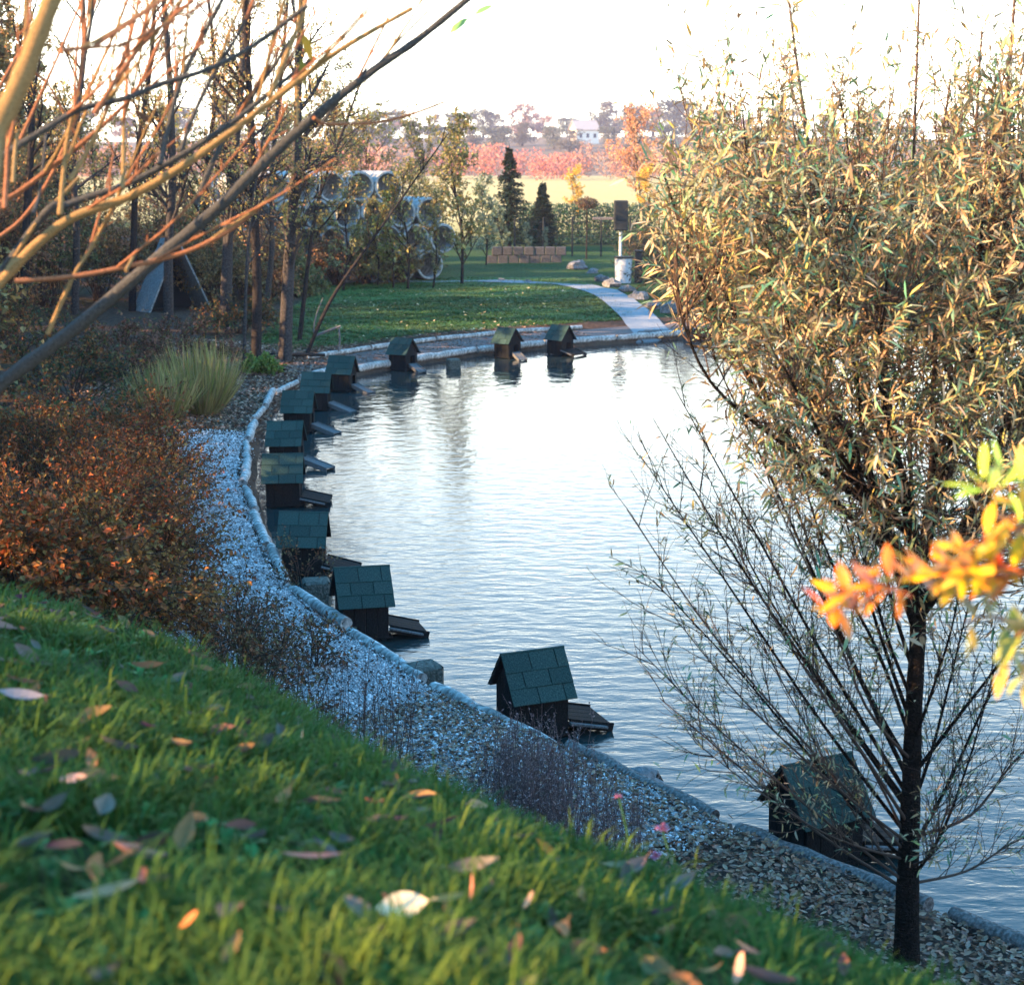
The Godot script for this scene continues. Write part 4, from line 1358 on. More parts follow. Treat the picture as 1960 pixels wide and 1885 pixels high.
# ---------------------------------------------------------------- yellow leaves, right foreground
func build_yellow_shrub() -> void:
	var rng := rng_of(501)
	var z := -2.9
	var x0 := 1.55
	var base := on_ground(x0, z)
	var o := thing("yellow_leaf_shrub", "out of focus sprays of yellow and orange leaves at the right edge", "shrub", base)
	var bark := tex_mat("red_bark", lin(0.36, 0.15, 0.08), 0.7, 0.12, 0.02, 0.6, 1.0, 0.4)
	var W := Color.WHITE
	var top := pz(2080, 1060, z) - base
	var s := MB.new()
	var sp := smooth_path([Vector3(0, -0.1, 0), top * Vector3(0.6, 0.5, 0.5), top, top + Vector3(-0.05, 0.35, 0)], 5)
	s.tube(sp, taper(sp.size(), 0.02, 0.008), 8, W)
	obj("stem", s.mesh(), bark, o)
	var lm := leaf_mat("yellow_leaf", 0.8, 0.45)
	var yellow := [Color(0.5, 0.23, 0.008), Color(0.55, 0.3, 0.01), Color(0.45, 0.16, 0.008), Color(0.42, 0.28, 0.02)]
	var orange := [Color(0.5, 0.11, 0.015), Color(0.52, 0.16, 0.015), Color(0.42, 0.08, 0.015)]
	var green := [Color(0.28, 0.42, 0.04), Color(0.42, 0.45, 0.05), Color(0.2, 0.36, 0.05)]
	var khaki := [Color(0.24, 0.22, 0.02), Color(0.2, 0.22, 0.03), Color(0.3, 0.22, 0.03)]
	# sprays: points of the twig, leaf count, palette
	var sprays := [
		[[[2080, 1080], [1960, 1090], [1870, 1080], [1790, 1095], [1700, 1115], [1620, 1130]], 80, yellow + [orange[1], orange[0]], 0.05],
		[[[2080, 1070], [1970, 1095], [1900, 1100]], 24, orange, 0.055],
		[[[2080, 1000], [1960, 1010], [1870, 1040], [1840, 1060]], 26, yellow, 0.052],
		[[[2080, 900], [1980, 920], [1920, 935], [1870, 925]], 22, green, 0.055],
		[[[2060, 980], [1990, 985], [1935, 990]], 16, yellow, 0.06],
		[[[2090, 1220], [2000, 1200], [1950, 1215], [1920, 1280]], 20, khaki, 0.06],
		[[[2090, 1250], [1990, 1260], [1960, 1290]], 12, khaki, 0.06],
		[[[1660, 1122], [1610, 1135], [1590, 1165]], 10, yellow + orange, 0.045],
		[[[1960, 1200], [1900, 1180], [1850, 1190]], 6, khaki, 0.05]]
	for a in sprays:
		var pts := []
		var n: int = a[0].size()
		for i in n: pts.append(pz(a[0][i][0], a[0][i][1], z + rng.randf_range(-0.05, 0.05)) - base)
		if a[0][0][0] > 2000: pts.push_front(along(sp, clampf(0.75 + (1060 - a[0][0][1]) * 0.001, 0.4, 0.98)))
		var path := smooth_path(pts, 4)
		var b := MB.new()
		b.tube(path, taper(path.size(), 0.005, 0.002), 6, W)
		obj("twig", b.mesh(), bark, o)
		for i in a[1]:
			var t := lerpf(0.3, 1.0, (i + rng.randf()) / a[1])
			var d := (along(path, minf(t + 0.1, 1)) - along(path, t - 0.1)).normalized()
			var dir := (rdir(rng) * 1.0 + d * 0.5 + Vector3(0, 0.15, 0.1)).normalized()
			var L: float = a[3] * rng.randf_range(1.0, 1.6)
			var lf := obj("leaf", curled_leaf(L, L * rng.randf_range(0.26, 0.36), rng.randf_range(0.2, 1.1), rng.randf_range(0.05, 0.4), rng.randf_range(-0.5, 0.5)), _tint("yellow_leaf", jit(rng, a[2][rng.randi() % a[2].size()], 0.2), 0.5), o)
			var up := (rdir(rng) * 0.6 + Vector3.UP).normalized()
			var zz := dir.cross(up).normalized()
			lf.basis = Basis(-dir, zz.cross(-dir), zz)
			lf.position = along(path, t) + dir * L * 0.62

# one of a few leaf materials of about this colour
func _tint(family: String, c: Color, back: float) -> StandardMaterial3D:
	var q := Color(snappedf(c.r, 0.06), snappedf(c.g, 0.05), snappedf(c.b, 0.04))
	var key := "%s_%.2f_%.2f_%.2f" % [family, q.r, q.g, q.b]
	if mats.has(key): return mats[key]
	var m := mat(key, lin(maxf(q.r, 0.01), maxf(q.g, 0.01), maxf(q.b, 0.008)), 0.5)
	m.backlight_enabled = back > 0
	m.backlight = Color(back, back, back)
	return m

func build_fallen_leaves() -> void:
	var rng := rng_of(601)
	var shapes := []
	for i in 8: shapes.append(curled_leaf(rng.randf_range(0.075, 0.11), rng.randf_range(0.026, 0.04), rng.randf_range(0.3, 1.8), rng.randf_range(0.1, 0.9), rng.randf_range(-0.9, 0.9)))
	var kinds := [[Color(0.035, 0.024, 0.022), "dark shrivelled fallen leaf lying in the near turf"], [Color(0.1, 0.075, 0.058), "grey backed curled leaf lying in the near turf"], [Color(0.19, 0.11, 0.06), "tan fallen leaf lying in the near turf"], [Color(0.2, 0.09, 0.045), "brown curled leaf lying in the near turf"], [Color(0.26, 0.09, 0.03), "small orange leaf lying in the near turf"]]
	var share := [0, 0, 0, 0, 1, 1, 1, 1, 2, 2, 3, 3, 3, 4]
	var made := 0
	while made < 285:
		var z := -1.7 - 6.0 * pow(rng.randf(), 0.9)
		var x := rng.randf_range(-0.36, 0.36) * (absf(z) + 0.6)
		if sdist(x, z) < 6.0: continue
		made += 1
		var k: Array = kinds[share[rng.randi() % share.size()]]
		var o := obj("fallen_leaf", shapes[rng.randi() % 8], _tint("fallen", jit(rng, k[0], 0.2), 0.25))
		o.position = on_ground(x, z) + Vector3(0, rng.randf_range(0.05, 0.095), 0)
		o.basis = Basis.from_euler(Vector3(rng.randf_range(-0.7, 0.7), rng.randf() * TAU, rng.randf_range(-0.5, 0.5))).scaled(Vector3.ONE * (0.6 if k[0].r > 0.4 else rng.randf_range(0.8, 1.35)))
		tag(o, k[1], "leaf", k[1].replace("leaf lying", "leaves lying"))
	# single leaves that stand out; [u, v, distance, colour, length, euler, label]
	for a in [[770, 1732, Color(0.88, 0.64, 0.42), 0.105, Vector3(1.0, 0.35, 0.15), 0.5, "bright cream oval leaf lit up on the near grass"],
		[858, 1718, Color(0.3, 0.13, 0.06), 0.075, Vector3(0.2, 0.15, 0.1), 0.35, "brown leaf bridging the cream leaf and the upright orange one"],
		[905, 1700, Color(0.45, 0.17, 0.07), 0.085, Vector3(0.1, 0.2, 1.5), 0.36, "upright orange brown leaf standing in the grass"],
		[1013, 1722, Color(0.55, 0.3, 0.14), 0.05, Vector3(0.2, 0.3, 1.1), 0.4, "small upright tan leaf right of the orange leaf"],
		[1418, 1852, Color(0.55, 0.28, 0.18), 0.085, Vector3(0.2, 0.2, 1.4), 0.5, "pinkish leaf standing up at the picture's lower edge"],
		[1430, 1815, Color(0.1, 0.05, 0.03), 0.08, Vector3(0.2, 0.2, -0.6), 0.3, "dark brown leaf draped on the pinkish upright leaf"],
		[205, 1705, Color(0.24, 0.15, 0.09), 0.13, Vector3(0.2, 0.2, 0.2), 0.25, "long tan leaf lying in the left turf"],
		[600, 1638, Color(0.22, 0.12, 0.07), 0.14, Vector3(0.1, 0.1, -0.05), 0.16, "long narrow brown leaf in the middle of the turf"],
		[40, 1330, Color(0.17, 0.15, 0.15), 0.13, Vector3(0.4, 0.1, -0.2), 0.35, "pale grey curled leaf at the left edge of the turf"],
		[1048, 1625, Color(0.3, 0.12, 0.02), 0.085, Vector3(0.3, -0.4, -0.7), 0.35, "dark leaf with an orange edge among the upper grass"],
		[362, 1760, Color(0.5, 0.13, 0.03), 0.05, Vector3(0.3, 0.2, 0.8), 0.45, "single red orange leaf low in the left grass"],
		[140, 1490, Color(0.34, 0.21, 0.16), 0.07, Vector3(0.5, 0.2, 0.1), 0.4, "pink tinged pale leaf by a dark shrivelled one"],
		[110, 1450, Color(0.012, 0.012, 0.013), 0.13, Vector3(0.4, 0.1, 0.15), 0.4, "broad black shrivelled leaf in the left turf"],
		[578, 1410, Color(0.6, 0.42, 0.22), 0.06, Vector3(0.2, 0.3, 1.4), 0.35, "dry straw leaf caught upright on the turf's rim"]]:
		var d := ray(a[0], a[1])
		var t := 0.8
		while t < 14.0:
			var q := EYE + d * t
			if q.y < height(q.x, q.z) + 0.105: break
			t += 0.02
		var o := obj("fallen_leaf", curled_leaf(a[3], a[3] * a[5], 0.5, 0.15, 0.1), _tint("special", a[2], 0.5))
		o.position = EYE + d * t
		o.basis = Basis.from_euler(a[4])
		tag(o, a[6], "leaf", "fallen leaves that stand out in the turf")
	# pink flowers on stalks at the turf's rim
	var pink := _tint("pink", Color(0.36, 0.1, 0.16), 0.3)
	var green := _tint("stalk", Color(0.07, 0.14, 0.04), 0.3)
	for a in [[1268, 1588, 0.02, "larger pink flower head above the turf's rim"], [1256, 1640, 0.017, "pink flower head lower down beside the larger one"], [1184, 1525, 0.011, "smallest pink flower head by the dry weeds"]]:
		var zf := -4.7
		var top := pz(a[0], a[1], zf)
		var foot := on_ground(top.x + 0.03, zf - 0.05)
		var o := thing("pink_flower", a[3], "flower", foot, 0.0, "pink flowers at the turf's rim")
		var b := MB.new()
		var tp := top - foot
		var path := smooth_path([Vector3(0, -0.03, 0), tp * 0.5 + Vector3(0.02, 0, 0), tp], 4)
		b.tube(path, taper(path.size(), 0.003, 0.002), 5, Color.WHITE)
		obj("stalk", b.mesh(), green, o)
		for k in 16:
			var pm := MB.new()
			var dd := rdir(rng); dd.y = absf(dd.y) * 0.7 + 0.1
			pm.lance(Vector3.ZERO, dd.normalized(), Vector3.UP, a[2] * 1.3, a[2] * 0.8, Color.WHITE, 0.2)
			obj("petal", pm.mesh(), pink, o).position = tp

# ---------------------------------------------------------------- grove and shrubs
func build_shrubs() -> void:
	var bark := mat("shrub_bark", lin(0.05, 0.033, 0.028), 0.8)
	var lm := leaf_mat("shrub_leaf", 0.5, 0.6)
	var rust := [Color(0.17, 0.055, 0.024), Color(0.11, 0.042, 0.022), Color(0.22, 0.08, 0.028), Color(0.075, 0.04, 0.02), Color(0.19, 0.085, 0.028), Color(0.13, 0.09, 0.035), Color(0.3, 0.075, 0.03), Color(0.1, 0.055, 0.025)]
	var brown := [Color(0.17, 0.085, 0.035), Color(0.11, 0.06, 0.03), Color(0.22, 0.13, 0.045), Color(0.27, 0.11, 0.035)]
	var gr := "rusty shrubs on the slope above the path"
	# [u, v of the middle, z, size, stems, palette, label]
	for a in [[20, 1060, -10.4, Vector3(1.0, 1.0, 0.9), rust, "dense rust brown shrub at the left edge just above the turf"],
		[185, 1095, -11.6, Vector3(0.85, 0.95, 0.8), brown, "dark brown shrub right above the turf's upper rim"],
		[70, 920, -13.6, Vector3(1.25, 1.15, 1.1), rust, "tall orange flecked shrub behind the brown one at the left edge"],
		[225, 1010, -14.3, Vector3(0.9, 1.0, 0.9), rust, "rust shrub spreading over the gravel path's left side"],
		[170, 880, -16.5, Vector3(1.1, 1.05, 1.0), rust, "orange leaved shrub in the middle of the shrub bank"],
		[285, 905, -18.5, Vector3(0.75, 0.9, 0.8), brown, "thin brown shrub where the gravel path narrows"],
		[290, 820, -23.5, Vector3(0.8, 0.9, 0.8), rust, "farthest orange shrub by the gravel path's upper end"],
		[90, 790, -21.0, Vector3(1.4, 1.2, 1.1), rust, "red leaved shrub higher up the left slope"]]:
		var c := pz(a[0], a[1], a[2])
		var size: Vector3 = a[3] * 1.12
		var b := on_ground(c.x, a[2])
		size.y = clampf((c.y - b.y) * 1.7, 0.7, 1.9)
		shrub("rusty_shrub", a[5], "shrub", gr, b, size, 46, 16, 11, {seed = 700 + int(a[0]), bark = Color.WHITE, bark_mat = bark, leaf_mat = lm, ll = 0.05, lw = 0.033, cols = a[4], r = 0.011})
	# sparse twiggy shrub over the path
	var dark := [Color(0.1, 0.05, 0.03), Color(0.06, 0.045, 0.03), Color(0.2, 0.08, 0.04), Color(0.13, 0.1, 0.05)]
	for a in [[500, 1310, -14.6, Vector3(0.75, 0.95, 0.6), "sparse dark twiggy shrub standing against the pale gravel", 20, 11, 6], [455, 1130, -16.6, Vector3(0.7, 0.85, 0.6), "dark twigged shrub over the gravel's left side below the path bend", 20, 11, 6], [560, 1350, -13.6, Vector3(0.6, 0.75, 0.5), "low dark twigged shrub near the third nearest duck house", 18, 10, 6], [600, 1230, -16.0, Vector3(0.45, 0.6, 0.4), "small dark twigged shrub at the kerb log's white end", 12, 9, 5], [445, 1300, -13.4, Vector3(0.7, 1.0, 0.6), "dark twigged shrub just above the turf's rim", 22, 11, 6], [415, 1230, -14.2, Vector3(0.85, 1.05, 0.7), "twiggy brown shrub between the rust shrubs and the gravel", 26, 12, 7], [575, 1120, -19.6, Vector3(0.5, 0.8, 0.4), "small leafy shrub in front of the fourth nearest duck house", 10, 7, 5]]:
		var c := pz(a[0], a[1], a[2])
		shrub("twiggy_shrub", a[4], "shrub", "twiggy shrubs in front of the gravel", on_ground(c.x, a[2]), a[3], a[5], a[6], a[7], {seed = 730 + int(a[0]), bark = Color.WHITE, bark_mat = bark, leaf_mat = lm, ll = 0.045, lw = 0.027, cols = dark, r = 0.008, up = 0.12})
	# upright thin stalks
	var stalk := mat("stalk_bark", lin(0.07, 0.05, 0.05), 0.8)
	for a in [[705, 1490, -12.9, Vector3(0.3, 1.15, 0.25), "clump of thin bare upright stalks before the gravel", 16], [775, 1500, -12.7, Vector3(0.3, 0.95, 0.25), "shorter clump of bare stalks right of the taller clump", 14], [630, 1440, -13.4, Vector3(0.3, 1.0, 0.25), "clump of reddish stalks left of the taller clump", 12]]:
		_stalks("bare_stalks", a[4], a[0], a[1], a[2], a[3], a[5], stalk, [Color(0.16, 0.08, 0.06), Color(0.08, 0.05, 0.045)], 800 + int(a[0]), 3)
	var weed := mat("weed_bark", lin(0.13, 0.09, 0.095), 0.9)
	var mauve := [Color(0.2, 0.14, 0.145), Color(0.15, 0.1, 0.105), Color(0.27, 0.19, 0.19), Color(0.12, 0.08, 0.07)]
	for a in [[980, 1560, -11.6, "purplish dry weeds left half of the clump below the duck house", 0.85], [1060, 1585, -11.2, "purplish dry weeds in the middle of the clump below the duck house", 0.9], [1140, 1605, -10.8, "purplish dry weeds at the right end of the clump", 0.75], [1020, 1570, -12.0, "purplish dry weeds standing highest beside the duck house ramp", 0.95]]:
		_stalks("dry_weeds", a[3], a[0], a[1], a[2], Vector3(0.36, a[4], 0.28), 70, weed, mauve, 830 + int(a[0]), 12)
	# tall yellow grass clump and bushes below the grove
	var straw := [Color(0.3, 0.25, 0.1), Color(0.2, 0.17, 0.07), Color(0.3, 0.2, 0.1), Color(0.2, 0.2, 0.06)]
	for a in [[385, 745, -33.0, "loose pale tan grass tuft with yellow green tips by the path's upper end", 1.55, 1.7], [312, 752, -32.0, "lower browner grass tuft left of the yellow green one", 1.1, 1.8]]:
		var q := pz(a[0], a[1], a[2])
		var b := on_ground(q.x, a[2])
		var o := thing("grass_clump", a[3], "grass clump", b, 0.0, "tall grass clumps below the grove")
		var rng := rng_of(850 + int(a[0]))
		var l := MB.new()
		for i in 1100:
			var t := rng.randf() * TAU
			var rr := 0.35 * sqrt(rng.randf())
			var out := Vector3(cos(t), 0, sin(t))
			var d: Vector3 = (Vector3.UP * 1.5 + out * rng.randf_range(0.0, 1.0) * a[5]).normalized()
			l.lance(out * rr, d, (out + rdir(rng) * 0.4).normalized(), a[4] * rng.randf_range(0.45, 1.1), 0.022, jit(rng, straw[rng.randi() % 4], 0.25), rng.randf_range(0.0, 0.35))
		tag(obj("blades", l.mesh(), lm, o), "", "", "", "stuff")
	var deep := [Color(0.04, 0.06, 0.03), Color(0.06, 0.075, 0.035), Color(0.09, 0.06, 0.035), Color(0.14, 0.1, 0.04), Color(0.2, 0.08, 0.03)]
	var redb := [Color(0.13, 0.06, 0.045), Color(0.09, 0.05, 0.035), Color(0.18, 0.09, 0.06), Color(0.1, 0.09, 0.04)]
	for a in [[60, 680, -25.0, Vector3(1.5, 1.3, 1.2), deep, "dark green bush with a few orange leaves on the left slope"], [190, 700, -27.0, Vector3(1.5, 1.2, 1.2), deep, "dark leafy bush below the leaning grey branch"], [120, 590, -33.0, Vector3(2.0, 1.6, 1.5), deep, "broad dark bush behind the slope at the left"], [330, 600, -39.0, Vector3(2.0, 1.3, 1.3), redb, "red brown leafy mound under the grove"], [230, 610, -37.0, Vector3(1.7, 1.5, 1.3), redb, "brown bush left of the leafy mound"], [460, 640, -46.0, Vector3(1.6, 1.2, 1.2), deep, "low dark bush between the grove trunks"], [20, 560, -40.0, Vector3(2.2, 2.0, 1.6), deep, "dark bush at the left edge under the bare branches"], [500, 690, -39.5, Vector3(0.5, 0.5, 0.5), [Color(0.16, 0.22, 0.05), Color(0.1, 0.15, 0.04)], "small yellow green plant at the grove's foot"]]:
		var c := pz(a[0], a[1], a[2])
		var b := on_ground(c.x, a[2])
		var size: Vector3 = a[3]
		shrub("leafy_bush", a[5], "bush", "bushes below and in the grove", b, size, 26, 13, 9, {seed = 860 + int(a[0]), bark = Color.WHITE, bark_mat = bark, leaf_mat = lm, ll = 0.09, lw = 0.055, cols = a[4], r = 0.014})

func _stalks(called: String, label: String, u: float, v: float, z: float, size: Vector3, n: int, wm: Material, cols: Array, seed_: int, nleaf: int) -> void:
	var q := pz(u, v, z)
	var b := on_ground(q.x, z)
	var o := thing(called, label, "weeds", b)
	var rng := rng_of(seed_)
	var l := MB.new()
	var w := MB.new()
	for i in n:
		var foot := Vector3(rng.randf_range(-1, 1) * size.x, -0.03, rng.randf_range(-1, 1) * size.z)
		var path := stem(w, rng, foot, (Vector3.UP + rdir(rng) * 0.2).normalized(), size.y * rng.randf_range(0.6, 1.1), 0.004, 0.0015, 6, 0.07, 0.05, 4, Color.WHITE)
		for k in 4:
			var t := rng.randf_range(0.35, 0.95)
			var sub := stem(w, rng, along(path, t), (Vector3.UP + rdir(rng) * 0.8).normalized(), size.y * 0.16, 0.0022, 0.001, 3, 0.2, 0.15, 3, Color.WHITE)
			leaves_on(l, rng, sub, nleaf if nleaf < 5 else nleaf / 3, 0.026, 0.012, cols, false)
		if nleaf > 5: leaves_on(l, rng, path, nleaf, 0.028, 0.012, cols, false, 0.4)
	tag(obj("stalks", w.mesh(), wm, o), "", "", "", "stuff")
	tag(obj("seed_heads", l.mesh(), leaf_mat("weed_leaf", 0.4, 0.8), o), "", "", "", "stuff")

func build_back_thicket() -> void:
	var bark := mat("shrub_bark", lin(0.05, 0.033, 0.028), 0.8)
	var lm := leaf_mat("shrub_leaf", 0.5, 0.6)
	var pal := [[Color(0.16, 0.12, 0.06), Color(0.1, 0.09, 0.045), Color(0.22, 0.14, 0.06)], [Color(0.2, 0.1, 0.06), Color(0.13, 0.08, 0.05), Color(0.3, 0.16, 0.07)], [Color(0.1, 0.12, 0.05), Color(0.15, 0.15, 0.06), Color(0.07, 0.08, 0.04)]]
	var where := ["behind the pipe wall's right end", "behind the pipe wall's right half", "behind the pipe wall's middle", "behind the pipe wall's left half", "behind the pipe wall's left end", "growing up before the pipe wall's left end", "growing up before the pipe wall, left of the thick trunk", "low before the pipe wall's lower rows", "low before the pipe wall, left of the leafy tree", "low before the pipe wall's right corner", "at the left edge under the branches", "behind the leftmost grove trees", "left of the board shelter", "behind the board shelter", "right of the board shelter", "behind the leafy mound", "behind the dark trunk", "left of the pipe wall's middle", "far left under the sky", "behind the thick grey trunk"]
	var list := [[790, 500, -72.5, 2.2, 3.4], [710, 500, -71.5, 2.2, 4.4], [620, 500, -70.0, 2.4, 4.6], [500, 500, -68.5, 2.6, 4.6], [380, 500, -67.0, 2.8, 4.6], [400, 530, -57.0, 1.6, 3.0], [500, 530, -58.5, 1.4, 2.6], [640, 530, -63.0, 1.3, 1.9], [700, 530, -63.5, 1.3, 1.7], [770, 530, -64.0, 0.9, 1.5], [0, 545, -48.0, 2.4, 2.6], [90, 545, -52.0, 2.4, 2.8], [190, 545, -55.0, 2.3, 2.5], [285, 540, -57.0, 2.2, 2.6], [365, 540, -58.0, 2.0, 2.2], [415, 545, -53.0, 1.6, 1.8], [470, 545, -56.0, 1.7, 1.9], [560, 540, -58.0, 1.3, 1.3], [30, 540, -62.0, 3.2, 4.2], [520, 545, -60.0, 1.5, 2.0]]
	for i in list.size():
		var a: Array = list[i]
		var c := pz(a[0], a[1], a[2])
		shrub("thicket_bush", "dull brown thicket bush " + where[i], "bush", "thicket behind the grove", on_ground(c.x, a[2]), Vector3(a[3], a[4] * (1.5 if i > 9 and a[0] < 480 else 1.0), 1.5), 34, 15, 10, {seed = 880 + i, bark = Color.WHITE, bark_mat = bark, leaf_mat = lm, ll = 0.12, lw = 0.075, cols = pal[i % 3], r = 0.016, up = 0.1})

func build_grove() -> void:
	var grey := tex_mat("grove_bark", lin(0.085, 0.077, 0.08), 0.9, 0.7, 0.02, 0.45, 1.0, 1.5)
	var dark := tex_mat("grove_dark", lin(0.042, 0.036, 0.037), 0.9, 0.7, 0.02, 0.5, 1.0, 1.5)
	var lm := leaf_mat("grove_leaf", 0.6, 0.6)
	var olive := [Color(0.24, 0.2, 0.08), Color(0.17, 0.15, 0.06), Color(0.3, 0.23, 0.09), Color(0.33, 0.2, 0.09), Color(0.15, 0.17, 0.07)]
	var warm := [Color(0.4, 0.26, 0.1), Color(0.45, 0.32, 0.1), Color(0.35, 0.17, 0.1), Color(0.22, 0.19, 0.08)]
	# [foot u, v, then points up; z, radius, seed, leafy 0..2, label]
	var list := [
		[[[488, 690], [492, 560], [486, 400], [478, 200], [470, 40], [462, -200]], -41.0, 0.14, dark, 2, "dark trunked bare tree left of the thick grey trunk"],
		[[[545, 688], [548, 600], [556, 450], [568, 300], [572, 120], [590, -220]], -41.5, 0.19, grey, 3, "thickest grey trunked tree of the grove at the pond corner"],
		[[[430, 640], [434, 520], [440, 380], [462, 150], [480, -180]], -46.0, 0.19, grey, 3, "grey tree with a lichen pale trunk in the grove's middle"],
		[[[583, 668], [630, 580], [690, 490], [740, 420], [790, 350], [858, 255]], -42.5, 0.055, dark, 0, "slender dark tree leaning right over the lawn"],
		[[[466, 690], [470, 560], [478, 430], [505, 250], [530, 100]], -40.0, 0.05, grey, 1, "thin grey sapling beside the dark trunk"],
		[[[320, 560], [322, 480], [330, 330], [322, 120], [300, -150]], -48.0, 0.16, grey, 3, "tree standing on the brown leafy mound"],
		[[[250, 560], [256, 440], [262, 300], [290, 100], [300, -150]], -52.0, 0.13, dark, 3, "tree left of the board shelter"],
		[[[572, 655], [590, 500], [610, 380], [660, 240], [700, 130]], -45.0, 0.07, dark, 1, "thin dark forked tree right of the thick trunk"],
		[[[505, 620], [520, 480], [520, 330], [540, 120], [560, -120]], -49.0, 0.1, grey, 3, "slim tree seen between the dark and the grey trunks"],
		[[[140, 570], [146, 440], [140, 300], [160, 80], [150, -150]], -50.0, 0.13, grey, 3, "tree behind the bare branches left of the shelter"],
		[[[40, 570], [50, 420], [60, 240], [50, 40], [60, -200]], -47.0, 0.14, dark, 3, "tree at the left edge behind the bare branches"],
		[[[385, 590], [390, 460], [400, 320], [410, 120], [380, -140]], -55.0, 0.12, dark, 3, "tree behind the board shelter's right side"],
		[[[640, 545], [644, 470], [650, 380], [640, 260], [640, 190]], -66.0, 0.1, dark, 3, "crooked tree in front of the pipe wall"]]
	for i in list.size():
		var a: Array = list[i]
		var pts := []
		for q in a[0]: pts.append(pz(q[0], q[1], a[1]))
		pts[0] = on_ground(pts[0].x, a[1])
		var lf: int = [2, 4, 5, 7][a[4]] if a[4] > 0 else 0
		if pts.size() == 6 and a[4] == 0:
			tree("leaning_tree", a[5], "tree", "trees of the bare grove", pts, a[2], 0.012, {seed = 900 + i, n = [8, 5], len = [1.1, 0.5], from = [0.4, 0.2], ang = 0.5, wander = 0.15, up = 0.04, bark = Color.WHITE, bark_mat = dark, leaf_mat = lm, leaf = 3, ll = 0.06, lw = 0.03, cols = olive})
			continue
		tree("grove_tree", a[5], "tree", "trees of the bare grove", pts, a[2], a[2] * 0.35, {seed = 900 + i, n = [16, 6, 4], len = [2.3, 1.1, 0.55], from = [0.3, 0.2, 0.2], ang = 0.75, wander = 0.16, up = 0.06, bark = Color.WHITE, bark_mat = a[3], leaf_mat = lm, leaf = lf, ll = 0.085, lw = 0.05, cols = olive if i % 2 else warm})

